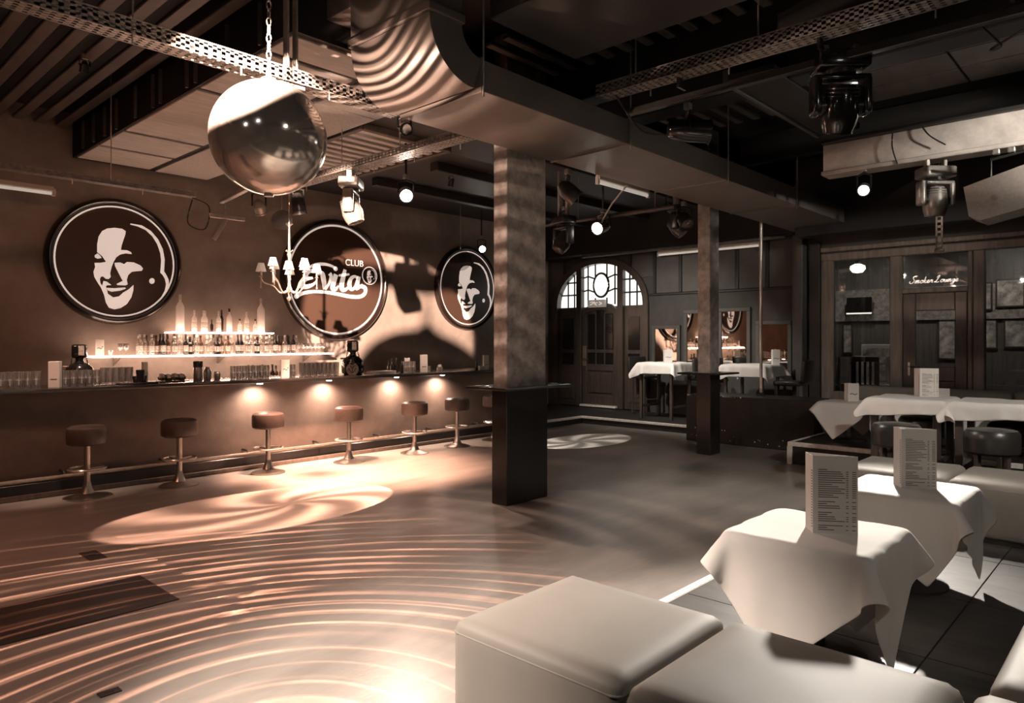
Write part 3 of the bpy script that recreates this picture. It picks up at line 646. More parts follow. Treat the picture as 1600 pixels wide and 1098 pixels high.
# ------------------------------------------------------------------ bottles and glasses
def bottle_proto(kind, h, r, gm, cap, label, neck=.32, shoulder=.62):
    t = thing('bottle')
    hn = h*.93
    prof = [(r*.9, 0), (r, .008), (r, h*shoulder), (r*.8, h*(shoulder+.06)), (neck*r, h*(shoulder+.16)), (neck*r, hn)]
    if kind == 'square': prof = [(r*1.05, 0), (r*1.05, h*.6), (r*.5, h*.68), (neck*r, h*.75), (neck*r, hn)]
    MB().lathe(prof, 6 if kind == 'square' else 14).build('bottle_glass', gm, t, 40)
    MB().lathe([(neck*r*1.18, hn-h*.07), (neck*r*1.18, h), (0, h)], 10).build('cap', M[cap], t)
    if label: MB().lathe([(r*1.02, h*.16), (r*1.02, h*.46)], 14, None, -PI*.95, -PI*.05).build('label_band', M[label], t)
    return t
protos = {}
def bottle(key, loc, lb, group):
    if key not in protos:
        a = dict(tallf=('r', .54, .058, M['frost'], 'capw', None, .30, .66), frost=('r', .32, .036, M['frost'], 'capw', 'labelp', .34, .6), frost2=('r', .36, .040, M['frost'], 'capd', None, .34, .62),
                 smalld=('r', .19, .024, M['darkglass'], 'capd', None, .34, .55), slim=('r', .34, .026, M['darkglass'], 'capd', None, .4, .6), stub=('r', .21, .032, M['frost'], 'capd', 'labelp', .35, .55),
                 clear=('r', .29, .037, M['clear'], 'capw', 'labelp', .36, .6), amber=('r', .28, .038, M['amber'], 'capd', 'labelp', .36, .58), dark=('r', .30, .036, M['darkglass'], 'capd', 'labelp', .38, .58),
                 sq=('square', .27, .040, M['clear'], 'capw', 'labelp', .4, .6), sqd=('square', .26, .042, M['darkglass'], 'capd', 'labelp', .4, .6))[key]
        t = protos[key] = bottle_proto(*a)
        t.location = loc; tag(t, lb, 'bottle', group); return t
    return dup(protos[key], loc, random.uniform(-.3, .3), lb, group)
Z2 = 1.735; G = 'bottles on the upper shelf'
for key, x, y, lb in (('tallf', 4.20, 10.47, 'tallest frosted bottle at the left end of the upper shelf'), ('frost', 4.40, 10.46, 'frosted bottle just right of the tallest bottle on the upper shelf'),
        ('frost', 4.52, 10.43, 'front one of the close pair of frosted bottles on the upper shelf'), ('frost', 4.585, 10.52, 'rear one of the close pair of frosted bottles on the upper shelf'),
        ('smalld', 4.66, 10.47, 'small dark bottle on the upper shelf'), ('frost', 4.76, 10.46, 'frosted bottle left of the slim dark bottle on the upper shelf'), ('slim', 4.845, 10.54, 'slim dark bottle at the back of the upper shelf'),
        ('frost2', 4.92, 10.45, 'broad white bottle in the middle of the upper shelf'), ('stub', 5.09, 10.46, 'short stubby bottle on the upper shelf'), ('frost', 5.20, 10.46, 'frosted bottle right of the stubby bottle on the upper shelf'),
        ('stub', 5.33, 10.44, 'stubby bottle leaning close to the tall right-end bottle'), ('tallf', 5.445, 10.48, 'tall frosted bottle at the right end of the upper shelf')):
    bottle(key, (x, y, Z2), lb, G)
Z1 = 1.405; keys = ['clear', 'clear', 'clear', 'amber', 'dark', 'amber', 'sq', 'clear', 'dark', 'sqd', 'clear', 'amber', 'sq', 'clear', 'sqd', 'amber', 'amber', 'clear', 'dark', 'dark', 'sq', 'clear', 'sqd', 'clear', 'sq', 'clear', 'dark', 'amber', 'clear', 'dark', 'dark', 'clear']
LB = dict(clear='clear pale-capped bottle on the lower shelf', amber='amber bottle on the lower shelf', dark='dark round bottle on the lower shelf', sq='clear angular bottle on the lower shelf', sqd='dark angular bottle on the lower shelf')
ORD = 'first second third fourth fifth sixth seventh eighth ninth tenth eleventh twelfth thirteenth fourteenth fifteenth sixteenth seventeenth eighteenth nineteenth twentieth'.split()
ORD += ['twenty-'+o for o in ORD[:9]]+['thirtieth']+['thirty-'+o for o in ORD[:9]]
for i, k in enumerate(keys): bottle(k, (3.62+i*.0775, 10.40+(.02 if i % 2 else -.03), Z1), LB[k]+', %s from left in front' % ORD[i], 'bottles on the lower shelf')
for i in range(26):
    k = random.choice(['clear', 'amber', 'dark', 'sq']); bottle(k, (3.66+i*.095, 10.515, Z1), LB[k]+', %s from left at the back' % ORD[i], 'bottles on the lower shelf')
for i, x in enumerate((5.05, 5.13, 5.22, 5.31, 5.38, 5.52, 5.6, 5.68, 5.75, 6.12, 6.2, 6.3, 6.38)):
    k = 'dark' if i % 3 else 'amber'; bottle(k, (x, 10.3-.04*(i % 2), .94), 'dark bottle under the right half of the lower shelf, %s from left' % ORD[i], 'bottles on the service counter')
def glass_proto(kind):
    if kind == 'tumbler': p = [(.0, .004), (.028, .0), (.033, .085), (.031, .085), (.027, .012), (.0, .012)]
    elif kind == 'tall': p = [(.0, .003), (.026, 0), (.033, .185), (.0315, .185), (.024, .02), (0, .02)]
    elif kind == 'wine': p = [(0, .002), (.032, 0), (.03, .006), (.005, .012), (.004, .07), (.02, .085), (.036, .12), (.034, .165), (.0325, .165), (.034, .12), (.018, .089), (0, .086)]
    elif kind == 'flute': p = [(0, .002), (.03, 0), (.028, .006), (.004, .012), (.004, .055), (.006, .06), (.04, .15), (.0385, .15), (.004, .066), (0, .066)]
    elif kind == 'shot': p = [(0, .004), (.02, 0), (.036, .075), (.034, .075), (.018, .014), (0, .014)]
    return tag(MB().lathe(p, 12).build('glass_'+kind if False else {'tumbler': 'tumbler_glass', 'tall': 'tall_glass', 'wine': 'wine_glass', 'flute': 'cocktail_glass', 'shot': 'shot_glass'}[kind], M['glass']), cat='glass')
gp = {}
def glass(kind, loc, lb, group):
    if kind not in gp:
        o = gp[kind] = glass_proto(kind); o.location = loc; return tag(o, lb, 'glass', group)
    o = gp[kind].copy(); C.objects.link(o); o.location = loc; return tag(o, lb, 'glass', group)
ZT = 1.12
def rows(kind, x0, x1, ys, st, z, lb, group, tiers=1, th=.085):
    n = int((x1-x0)/st)
    for k in range(tiers):
        for j, y in enumerate(ys):
            for i in range(n): glass(kind, (x0+(i+.5*(j % 2))*st, y, z+k*th), lb+((', upper tier' if k else ', lower tier') if tiers > 1 else '')+(', %s row' % ('front', 'middle' if len(ys) > 2 else 'back', 'back')[j] if len(ys) > 1 else '')+', %s from left' % ORD[i], group)
g1 = 'stacked tumblers at the left end of the bar'
rows('tumbler', 1.60, 2.06, (8.53, 8.62), .075, ZT, 'tumbler stacked left of the tall pale carton', g1, 2)
rows('tumbler', 2.24, 2.66, (8.53, 8.62), .075, ZT, 'tumbler stacked before the left spirit dispenser', 'stacked tumblers by the left dispenser', 2)
rows('tall', 2.66, 3.02, (8.72, 8.79), .068, ZT, 'tall glass right of the left dispenser', 'tall glasses on the bar')
g2 = 'tumblers in the middle of the bar'
rows('tumbler', 4.08, 4.62, (8.56, 8.65), .075, ZT, 'tumbler stacked left of the small menu card', g2, 2)
rows('tumbler', 4.83, 5.05, (8.56, 8.65), .075, ZT, 'tumbler stacked right of the small menu card', g2, 2)
rows('tall', 5.1, 5.72, (8.66, 8.75), .068, ZT, 'tall glass left of the right dispenser', 'tall glasses by the right dispenser')
rows('tumbler', 6.80, 7.05, (8.56, 8.63), .075, ZT, 'tumbler stacked before the dark arc', 'tumblers by the white carton', 2)
rows('tumbler', 7.2, 7.36, (8.58, 8.65), .075, ZT, 'tumbler just right of the white carton', 'tumblers right of the white carton')
rows('wine', 3.36, 3.56, (10.34, 10.42), .072, Z1, 'wine glass on the lower shelf left of the bottles', 'wine glasses on the lower shelf')
rows('wine', 6.12, 6.58, (10.34, 10.42, 10.5), .072, Z1, 'wine glass at the right end of the lower shelf', 'wine glasses at the right shelf end')
glass('shot', (3.25, 10.36, Z1), 'single short glass alone on the lower shelf', 'single glasses')
# cartons and cards on the bar
def carton(loc, w, d, h, lb, rz=0, m='paper', print_=False):
    t = thing('menu_carton', lb, 'carton', loc, rz, 'cartons and cards on the bar')
    MB().bev(-w/2, w/2, -d/2, d/2, 0, h, .002, 1).build('carton_body', M[m], t, 0)
    mb = MB()
    if print_:
        mb.ribbon([(-w*.3, 0), (-w*.1, .01), (w*.1, -.003), (w*.25, .008)], .008, d/2, d/2+.001, WALLM @ Matrix.Translation((0, h*.45, 0))); mb.lathe([(.008, d/2), (.008, d/2+.001)], 8, WALLM @ Matrix.Translation((w*.3, h*.55, 0)))
    else: mb.box(-w*.3, w*.3, -d/2-.001, -d/2, h*.3, h*.34)
    mb.build('print', M['ink'], t, 0)
carton((2.14, 8.5, ZT), .10, .10, .27, 'tall pale carton among the tumblers at the far left of the bar', -.5)
carton((3.12, 10.36, Z1), .10, .02, .22, 'pale menu card standing alone at the left end of the lower shelf', -.2, print_=True)
carton((3.09, 8.7, ZT), .05, .06, .24, 'narrow white carton right of the tall glasses', 0)
carton((4.74, 8.48, ZT), .11, .03, .24, 'small menu card standing among the tumblers in mid bar', -.15, print_=True)
carton((7.12, 8.52, ZT), .11, .11, .27, 'white carton standing before the dark arc', -.6)
carton((6.95, 8.72, ZT), .10, .02, .22, 'grey card behind the tumblers before the dark arc', 0)
carton((8.46, 8.6, ZT), .13, .05, .06, 'flat pale box lying near the pillar end of the bar', 0)
carton((8.62, 8.66, ZT), .10, .05, .24, 'upright white card beside the broad pillar', -.3)
# shakers, bins, tray, ashtray
def shaker(loc, h, lb, m='steel', r=.045, cap=True):
    t = thing('cocktail_shaker', lb, 'shaker', loc, 0, 'shakers and holders on the bar')
    MB().lathe([(r*.8, 0), (r, h*.6), (r*.95, h*.66), (r*.6, h*.8)], 18).build('shaker_cup', M[m], t)
    if cap: MB().lathe([(r*.62, h*.8), (r*.55, h*.97), (0, h)], 16).build('shaker_cap', M[m], t)
    else: MB().lathe([(r*.75, h*.8), (r*.75, h*.81)], 16).build('rim', M['blackmatte'], t)
shaker((3.80, 8.66, ZT), .17, 'steel cocktail shaker with domed cap', r=.05); shaker((3.92, 8.66, ZT), .13, 'short open steel shaker cup beside the domed shaker', cap=False)
t = thing('thermos_flask', 'tall steel flask with a black lid near the shakers', 'flask', (3.66, 8.6, ZT)); MB().lathe([(.05, 0), (.052, .01), (.052, .16), (.05, .165)], 18).build('flask_body', M['steel'], t); MB().lathe([(.054, .165), (.054, .235), (.04, .24), (0, .24)], 18).build('flask_lid', M['blackmatte'], t)
t = thing('black_cup', 'black plastic cup at the end of the tall glasses', 'cup', (3.02, 8.64, ZT)); MB().lathe([(0, .004), (.03, 0), (.045, .15), (.043, .15), (.028, .01), (0, .01)], 18).build('cup_body', M['blackmatte'], t); MB().torus(.044, .003, 18, 5, Matrix.Translation((0, 0, .15))).build('cup_rim', M['lampblack'], t)
t = thing('wrapped_bundle', 'crumpled foil-wrapped bundle lying on the bar', 'bundle', (3.42, 8.74, ZT)); mb = MB()
for i in range(4): mb.lathe([(0, 0), (.04, .01), (.055, .045), (.035, .085), (0, .095)], 9, Matrix.Translation((-.12+.075*i, .01*(i % 2), .008*((i+1) % 2))))
mb.build('foil_body', M['steel'], t); MB().box(-.17, .17, -.07, .07, 0, .006).build('tray_base', M['blackmatte'], t, 0)
t = thing('cutlery_tray', 'dark flat tray with two small cups on the left bar top', 'tray', (2.93, 8.47, ZT)); MB().bev(-.2, .2, -.08, .08, 0, .018, .006, 1).build('tray_plate', M['blackmatte'], t)
for x in (-.02, .07): MB().lathe([(0, .02), (.022, .018), (.032, .09), (.03, .09), (.02, .024), (0, .024)], 14, Matrix.Translation((x, 0, 0))).build('cup', M['darkglass'], t)
t = thing('pen_holder', 'dark holder full of straws before the dark arc', 'holder', (6.62, 8.62, ZT)); MB().lathe([(.05, 0), (.06, .12), (.055, .12), (.045, .01), (0, .01)], 16).build('holder_cup', M['blackmatte'], t)
for i in range(9):
    a = i*.7; MB().cyl((.02*math.cos(a), .02*math.sin(a), .02), (.045*math.cos(a), .045*math.sin(a), .21+.01*(i % 3)), .006, 6).build('straw', M['lampblack'], t)
for x, lb in ((6.47, 'small dark bottle left of the straw holder'), (6.53, 'second small dark bottle left of the straw holder'), (6.72, 'small dark bottle right of the straw holder'), (8.3, 'small dark bottle near the pillar end of the bar')):
    bottle('smalld', (x, 8.55, ZT), lb, 'small dark bottles on the bar')
t = thing('paper_stack', 'flat stack of white paper right of the right dispenser', 'paper', (6.28, 8.5, ZT)); 
for i in range(3): MB().bev(-.2+.01*i, .2, -.12, .12-.01*i, i*.015, i*.015+.014, .002, 1).build('sheet_pack', M['paper'], t, 0)
t = thing('glass_jar', 'small jar with pale lid right of the tumblers', 'jar', (7.52, 8.6, ZT)); MB().lathe([(.05, 0), (.052, .05), (.04, .07)], 14).build('jar_glass', M['clear'], t); MB().lathe([(.03, .07), (.03, .1), (0, .105)], 12).build('jar_lid', M['capw'], t)
# spirit dispensers
def dispenser(loc, rz, lb, s=1):
    t = thing('spirit_dispenser', lb, 'dispenser', loc, rz, 'spirit dispensers on the bar'); t.scale = (s, s, s)
    MB().lathe([(.12, 0), (.15, .02), (.155, .12), (.14, .19), (.10, .235), (.05, .26), (.04, .29), (.045, .31)], 24).build('machine_body', M['gloss'], t)
    MB().bev(-.075, .075, -.06, .06, .31, .47, .025, 3).build('bottle_head', M['gloss'], t)
    MB().bev(.0, .06, -.066, -.058, .34, .45, .003, 1).build('head_label', M['labelp'], t, 0)
    Mx = Matrix.Translation((.02, -.148, .075)) @ WALLM
    MB().lathe([(.085, 0), (.085, .012), (.075, .018), (0, .018)], 24, Mx).build('emblem_disc', M['labelp'], t)
    mb = MB()
    for q in ([(-.05, .02), (-.03, -.02), (0, -.05), (.03, -.02), (.05, .02)], [(0, -.05), (0, .03)], [(-.03, .05), (0, .02), (.03, .05)]): mb.ribbon(q, .012, .018, .02, Mx)
    mb.build('stag_mark', M['ink'], t, 0)
    MB().tube([(.0, -.13, .2), (.0, -.19, .2), (.0, -.2, .16)], .014, 8).build('tap_spout', M['chrome'], t)
    MB().lathe([(.03, 0), (.035, .02), (.02, .03), (0, .03)], 14, Matrix.Translation((.02, -.165, .17)) @ WALLM).build('tap_knob', M['lampblack'], t)
    MB().tube([(-.1, -.05, .22), (-.16, -.05, .22)], .012, 8).build('side_lever', M['chrome'], t)
    for x in (-.07, .07): MB().tube([(x, 0, .31), (x*1.15, 0, .27), (x*1.3, 0, .21)], .008, 6).build('cage_wire', M['chrome'], t)
dispenser((2.46, 8.84, ZT), -.45, 'black spirit dispenser behind the tumblers at the left end of the bar', .95)
dispenser((5.95, 8.72, ZT), -.75, 'black spirit dispenser below the large club sign', 1.05)

# ------------------------------------------------------------------ seats
def bench_module(x0, x1, y0, y1, z0, z1, lb, group='pale upholstered bench cubes', nm='bench_cube'):
    t = thing(nm, lb, 'bench', ((x0+x1)/2, (y0+y1)/2, z0), group=group); a, b = (x1-x0)/2-.006, (y1-y0)/2-.006
    h = z1-z0
    rs = random.Random(lb); n = 12; r = .042; H2 = (h-.03)/2; hs = (a, b, H2); vs = []; fs = []
    for ax in range(3):
        for sg_ in (-1, 1):
            o = len(vs)
            for i in range(n+1):
                for j in range(n+1):
                    f = lambda k: (-1+2*k/n) if 0 < k < n else (-1 if k == 0 else 1)
                    p = [0, 0, 0]; p[ax] = sg_; p[(ax+1) % 3] = math.sin(f(i)*PI/2)*.4+f(i)*.6; p[(ax+2) % 3] = math.sin(f(j)*PI/2)*.4+f(j)*.6
                    P = Vector([p[k]*hs[k] for k in range(3)]); q = Vector([max(-hs[k]+r, min(hs[k]-r, P[k])) for k in range(3)])
                    d = P-q; P = q+d.normalized()*r if d.length > 1e-6 else P
                    if ax == 2 and sg_ > 0:
                        e = max(abs(p[0]), abs(p[1])); P.z += .014*(1-e**3)+.0022*math.sin(6*p[0]+2*p[1])*math.sin(5*p[1]-2*p[0])*(1-e**4)
                    vs.append((P.x, P.y, P.z+.03+H2))
            for i in range(n):
                for j in range(n):
                    q4 = (o+i*(n+1)+j, o+(i+1)*(n+1)+j, o+(i+1)*(n+1)+j+1, o+i*(n+1)+j+1); fs.append(q4 if sg_ > 0 else q4[::-1])
    bm = bmesh.new(); V = [bm.verts.new(v) for v in vs]
    for f in fs: bm.faces.new([V[i] for i in f])
    bmesh.ops.remove_doubles(bm, verts=bm.verts, dist=.0008); bm.verts.index_update()
    MB().add([v.co.copy() for v in bm.verts], [[v.index for v in f.verts] for f in bm.faces]).build('upholstered_body', M['bench'], t, 70); bm.free()
    ra, rb, zz = a-.004, b-.004, h-.045
    k = .028; MB().tube([(-ra+k, -rb, zz), (ra-k, -rb, zz), (ra-k*.3, -rb+k*.3, zz), (ra, -rb+k, zz), (ra, rb-k, zz), (ra-k*.3, rb-k*.3, zz), (ra-k, rb, zz), (-ra+k, rb, zz), (-ra+k*.3, rb-k*.3, zz), (-ra, rb-k, zz), (-ra, -rb+k, zz), (-ra+k*.3, -rb+k*.3, zz)], .005, 6, True).build('piping', M['bench'], t, 80)
    MB().box(-a+.04, a-.04, -b+.04, b-.04, 0, .03).build('foot_frame', M['blackmatte'], t, 0)
bench_module(1.71, 2.42, 1.17, 1.91, .172, .60, 'nearest pale bench cube at the bottom of the picture, beside the open floor')
bench_module(1.71, 2.42, .43, 1.17, .172, .60, 'second pale bench cube in the front row, right of the nearest one')
bench_module(1.71, 2.42, -.31, .42, .172, .60, 'pale bench cube in the front row cut by the lower right corner')
bench_module(2.44, 3.25, -.35, .40, .172, .60, 'pale bench cube running inward at the right picture edge')
bench_module(3.26, 4.0, -.35, .40, .172, .60, 'pale bench cube beyond the right picture edge')
bench_module(5.92, 6.68, 1.2, 1.95, .172, .60, 'pale bench cube behind the second low table, left of the seam')
bench_module(5.92, 6.68, .45, 1.2, .172, .60, 'pale bench cube behind the second low table, right of the seam')
bench_module(5.92, 6.68, -.3, .45, .172, .60, 'pale bench cube behind the second low table, cut by the right edge')
# long sofa before the glass front
def sofa(x, y0, y1, lb):
    t = thing('lounge_sofa', lb, 'sofa', (x, y0, .285), group='sofas before the glass front'); L = y1-y0
    MB().bev(0, .62, 0, L, .05, .42, .04, 3).build('seat_cushion', M['bench'], t, 60); MB().bev(.62, .82, 0, L, .05, .62, .05, 3).build('backrest', M['bench'], t, 60)
    MB().box(.04, .78, .04, L-.04, 0, .05).build('base', M['blackmatte'], t, 0)
sofa(11.15, 2.62, 3.62, 'pale sofa end with raised back left of the lounge door'); sofa(11.15, 1.6, 2.6, 'pale sofa directly before the lounge door'); sofa(11.15, .55, 1.58, 'pale sofa right of the lounge door'); sofa(11.15, -.5, .53, 'pale sofa at the right picture edge')

# ------------------------------------------------------------------ table cloth simulation (mass-spring drape)
def drape(size, a, b, top, rot, off=(0, 0), N=37, steps=150, iters=14, seed=1):
    rs = np.random.RandomState(seed)
    g = np.linspace(-size/2, size/2, N); U, V = np.meshgrid(g, g, indexing='ij')
    cr, sr = math.cos(rot), math.sin(rot)
    P = np.stack([U*cr-V*sr+off[0], U*sr+V*cr+off[1], np.full_like(U, top+.02)+rs.rand(N, N)*.004], -1).reshape(-1, 3)
    I = np.arange(N*N).reshape(N, N); cons = []
    def fam(A, B, k):
        d = np.linalg.norm(P[A]-P[B], axis=1); cons.append((A, B, d, k))
    for p in (0, 1):
        fam(I[p:N-1:2].ravel(), I[p+1:N:2].ravel(), 1); fam(I[:, p:N-1:2].ravel(), I[:, p+1:N:2].ravel(), 1)
        fam(I[p:N-1:2, :-1].ravel(), I[p+1:N:2, 1:].ravel(), .5); fam(I[p:N-1:2, 1:].ravel(), I[p+1:N:2, :-1].ravel(), .5)
    for q in range(4):
        r = np.arange(q, N-2, 4); fam(I[r].ravel(), I[r+2].ravel(), .35); fam(I[:, r].ravel(), I[:, r+2].ravel(), .35)
    v = np.zeros_like(P); dt = 1/50; e = .012
    for s in range(steps):
        v[:, 2] -= 9.8*dt; v *= .965; Q = P+v*dt
        for it in range(iters):
            for A, B, d, k in cons:
                D = Q[B]-Q[A]; l = np.sqrt((D*D).sum(1))+1e-9; c = (D*((l-d)/l*.5*k)[:, None]); Q[A] += c; Q[B] -= c
            px = a+e-np.abs(Q[:, 0]); py = b+e-np.abs(Q[:, 1]); pz = top+e-Q[:, 2]
            ins = (px > 0) & (py > 0) & (pz > 0)
            if ins.any():
                up = ins & (pz <= np.minimum(px, py)+.02); sx = ins & ~up & (px <= py); sy = ins & ~up & ~sx
                Q[up, 2] = top+e; Q[up, 0] = P[up, 0]*.7+Q[up, 0]*.3; Q[up, 1] = P[up, 1]*.7+Q[up, 1]*.3
                Q[sx, 0] = np.sign(Q[sx, 0])*(a+e); Q[sy, 1] = np.sign(Q[sy, 1])*(b+e)
            np.maximum(Q[:, 2], .01, out=Q[:, 2])
        v = (Q-P)/dt; P = Q
    me = bpy.data.meshes.new('tablecloth')
    me.from_pydata([tuple(p) for p in P], [], [(int(I[i, j]), int(I[i+1, j]), int(I[i+1, j+1]), int(I[i, j+1])) for i in range(N-1) for j in range(N-1)])
    me.polygons.foreach_set('use_smooth', [True]*len(me.polygons)); me.materials.append(M['cloth']); me.update()
    return me
def cloth(me, loc, lb, rz=0, group='white tablecloths'):
    o = bpy.data.objects.new('tablecloth', me); C.objects.link(o); o.location = loc; o.rotation_euler.z = rz
    s = o.modifiers.new('thick', 'SOLIDIFY'); s.thickness = .004; s.offset = 1
    s = o.modifiers.new('smooth', 'SUBSURF'); s.levels = 1; s.render_levels = 1
    return tag(o, lb, 'tablecloth', group)
def low_table(loc, h, lb, w=.296):
    t = thing('cocktail_table', lb, 'table', loc, group='low pedestal tables')
    MB().bev(-w, w, -w, w, h-.03, h, .008, 1).build('table_top', M['wood'], t, 0)
    MB().cyl((0, 0, .02), (0, 0, h-.03), .035, 12).build('pedestal', M['blackmatte'], t)
    MB().lathe([(.21, 0), (.21, .015), (.1, .03), (.04, .04), (0, .04)], 28).build('base_disc', M['blackmatte'], t)
    return t
def leg_table(loc, h, lb, w=.36, group='high four-legged tables', lw=.032):
    w -= .014; t = thing('high_table', lb, 'table', loc, group=group)
    MB().bev(-w, w, -w, w, h-.03, h, .006, 1).build('table_top', M['wood'], t, 0)
    for sx in (-1, 1):
        for sy in (-1, 1): MB().bev(sx*(w-.065)-lw, sx*(w-.065)+lw, sy*(w-.065)-lw, sy*(w-.065)+lw, 0, h-.03, .005, 1).build('leg', M['wood'], t, 0)
    for s_ in (-1, 1): MB().box(-w+.1, w-.1, s_*(w-.065)-.015, s_*(w-.065)+.015, .22, .26).build('stretcher', M['wood'], t, 0)
def menu(loc, rz, lb, w=.19, h=.352, mini=False, nm='menu_card'):
    t = thing(nm, lb, 'menu', loc, rz, 'folded menu cards')
    A, B, Cc = (-w/2, 0), (w/2, 0), (-w*.53, w*.6)
    for p, q, n in ((A, B, 'front_panel'), (B, Cc, 'rear_panel'), (Cc, A, 'side_panel')):
        d = Vector((q[0]-p[0], q[1]-p[1], 0)); nrm = Vector((-d.y, d.x, 0)).normalized()*.0012
        P4 = [(p[0], p[1]), (q[0], q[1]), (q[0]+nrm.x, q[1]+nrm.y), (p[0]+nrm.x, p[1]+nrm.y)]
        MB().prism(P4, 0, h).build(n, M['paper'], t, 0)
    mb = MB(); rs = random.Random(5)
    if mini: mb.ribbon([(-.05, 0), (-.02, .01), (.02, -.004), (.05, .01)], .01, .0, .0012, WALLM @ Matrix.Translation((0, h*.4, 0)))
    else:
        z = h*.85
        for i in range(26):
            z -= h*.027
            if i in (14, 18, 23): z -= h*.03
            L = w*(.2 if i in (0, 15, 19, 24) else rs.uniform(.3, .62))
            mb.box(-w*.38, -w*.38+L, -.0008, 0, z, z+h*.009)
            if i not in (0, 15, 19, 24): mb.box(w*.24, w*.29, -.0008, 0, z, z+h*.009); mb.box(w*.37, w*.46, -.0008, 0, z, z+h*.009)
        d = Vector((A[0]-Cc[0], A[1]-Cc[1], 0)); rt = frame((0, 0, 0), d)
        for i in range(22):
            zz = h*.8-i*h*.034; f0, f1 = .80, .93
            p = Vector((Cc[0]+d.x*f0, Cc[1]+d.y*f0, 0)); q = Vector((Cc[0]+d.x*f1, Cc[1]+d.y*f1, 0)); n_ = Vector((-d.y, d.x, 0)).normalized()*-.0008
            mb.prism([(p.x, p.y), (q.x, q.y), (q.x+n_.x, q.y+n_.y), (p.x+n_.x, p.y+n_.y)], zz, zz+h*.012)
    mb.build('menu_text', M['ink'], t, 0)
PT = .172
low_table((3.33, 1.19, PT), .55, 'low pedestal table under the nearest white cloth')
low_table((4.65, 1.14, PT), .55, 'low pedestal table under the second white cloth, with visible black base')
c1 = drape(1.19, .31, .31, .55, math.radians(40), (.0, .0), seed=3, N=41); c2 = drape(1.12, .31, .31, .55, math.radians(58), (.02, -.02), seed=5, N=41)
cloth(c1, (3.33, 1.19, PT), 'white tablecloth on the nearest low table before the front bench'); cloth(c2, (4.65, 1.14, PT), 'white tablecloth on the second low table before the middle bench')
menu((3.30, 1.10, PT+.562), math.radians(-57), 'folded drinks menu standing on the nearest white table'); menu((4.65, 1.08, PT+.562), math.radians(-57), 'folded drinks menu standing on the second white table')
# high tables pair with black stools
ch = drape(1.02, .36, .36, .83, math.radians(4), seed=8, N=31)
for y, k in ((1.965, 'left'), (1.215, 'right')):
    leg_table((8.2, y, PT), .83, k+' one of the two joined high tables behind the middle bench')
    cloth(ch, (8.2, y, PT), 'white cloth on the '+k+' one of the two joined high tables', 0 if k == 'left' else PI/2)
menu((8.42, 1.86, PT+.842), math.radians(-52), 'folded drinks menu on the joined high tables', .19, .3)
def pouf(loc, lb):
    t = thing('padded_stool', lb, 'stool', loc, .2, 'black padded stools at the joined high tables')
    MB().lathe([(0, .44), (.19, .44), (.212, .46), (.215, .56), (.212, .62), (.19, .65), (.1, .662), (0, .665)], 28).build('seat_pad', M['blackseat'], t)
    for a in range(4): MB().bev(-.02, .02, -.02, .02, 0, .45, .004, 1, rotz(a*PI/2+PI/4) @ Matrix.Translation((.15, 0, 0))).build('leg', M['wood'], t, 0)
    return t
p0 = pouf((7.35, 1.90, PT), 'black round padded stool before the left high table')
dup(p0, (8.2, 1.88, PT), None, 'black round padded stool pushed under the left high table'); dup(p0, (7.42, 1.155, PT), None, 'black round padded stool before the right high table'); dup(p0, (8.2, 1.1, PT), None, 'black round padded stool pushed under the right high table')
# low tables on the far platform
cf = drape(1.12, .31, .31, .50, math.radians(38), (0, 0), seed=11, N=31)
for y, lb in ((3.15, 'at the left corner of the far platform'), (2.1, 'on the far platform behind the left high table'), (1.1, 'on the far platform behind the right high table')):
    low_table((9.95, y, .285), .50, 'low pedestal table '+lb); cloth(cf, (9.95, y, .285), 'white tablecloth with hanging point '+lb, {3.15: 0, 2.1: 1.2, 1.1: 2.0}[y])
menu((10.0, 3.1, .797), math.radians(-45), 'small menu card on the far left platform table', .15, .24, True)
menu((10.0, 2.05, .797), math.radians(-45), 'small menu card on the far middle platform table', .15, .22, True)
# high tables by the dark wall
cb = drape(1.2, .40, .40, 1.04, math.radians(3), seed=14, N=31)
for (x, y), lb in (((11.75, 7.0), 'between the arched door and the slim pillar'), ((11.75, 5.3), 'behind the steel dance pole')):
    leg_table((x, y, .145), 1.04, 'high table by the dark wall '+lb, .40, 'high tables by the dark wall', .025); cloth(cb, (x, y, .145), 'white tablecloth by the dark wall '+lb)
menu((11.9, 7.02, 1.197), math.radians(-50), 'pale menu card before the small square mirror', .15, .24, True); menu((11.95, 4.95, 1.197), math.radians(-50), 'pale menu card at the right end of the dark wall', .12, .26, True)
def bar_chair(loc, rz, lb):
    t = thing('bar_chair', lb, 'chair', loc, rz, 'dark high chairs by the wall tables')
    MB().bev(-.22, .22, -.22, .22, .72, .80, .025, 2).build('seat', M['blackseat'], t, 60); MB().bev(-.22, .22, .18, .24, .8, 1.16, .02, 2, Matrix.Rotation(-.06, 4, 'X')).build('backrest', M['blackseat'], t, 60)
    for sx in (-1, 1):
        for sy in (-1, 1): MB().bev(sx*.18-.02, sx*.18+.02, sy*.18-.02, sy*.18+.02, 0, .73, .004, 1).build('leg', M['wood'], t, 0)
    for sy in (-1, 1): MB().cyl((-.18, sy*.18, .3), (.18, sy*.18, .3), .01, 6).build('footrest', M['steel'], t)
    return t
b0 = bar_chair((11.75, 6.03, .145), .1, 'dark high chair left of the wall table behind the dance pole')
dup(b0, (11.75, 4.62, .145), PI, 'dark high chair at the right end of the dark wall'); dup(b0, (12.25, 7.75, .145), -.3, 'dark high chair left of the wall table by the arched door'); dup(b0, (12.25, 6.48, .145), -1.57, 'dark high chair right of the wall table by the arched door')
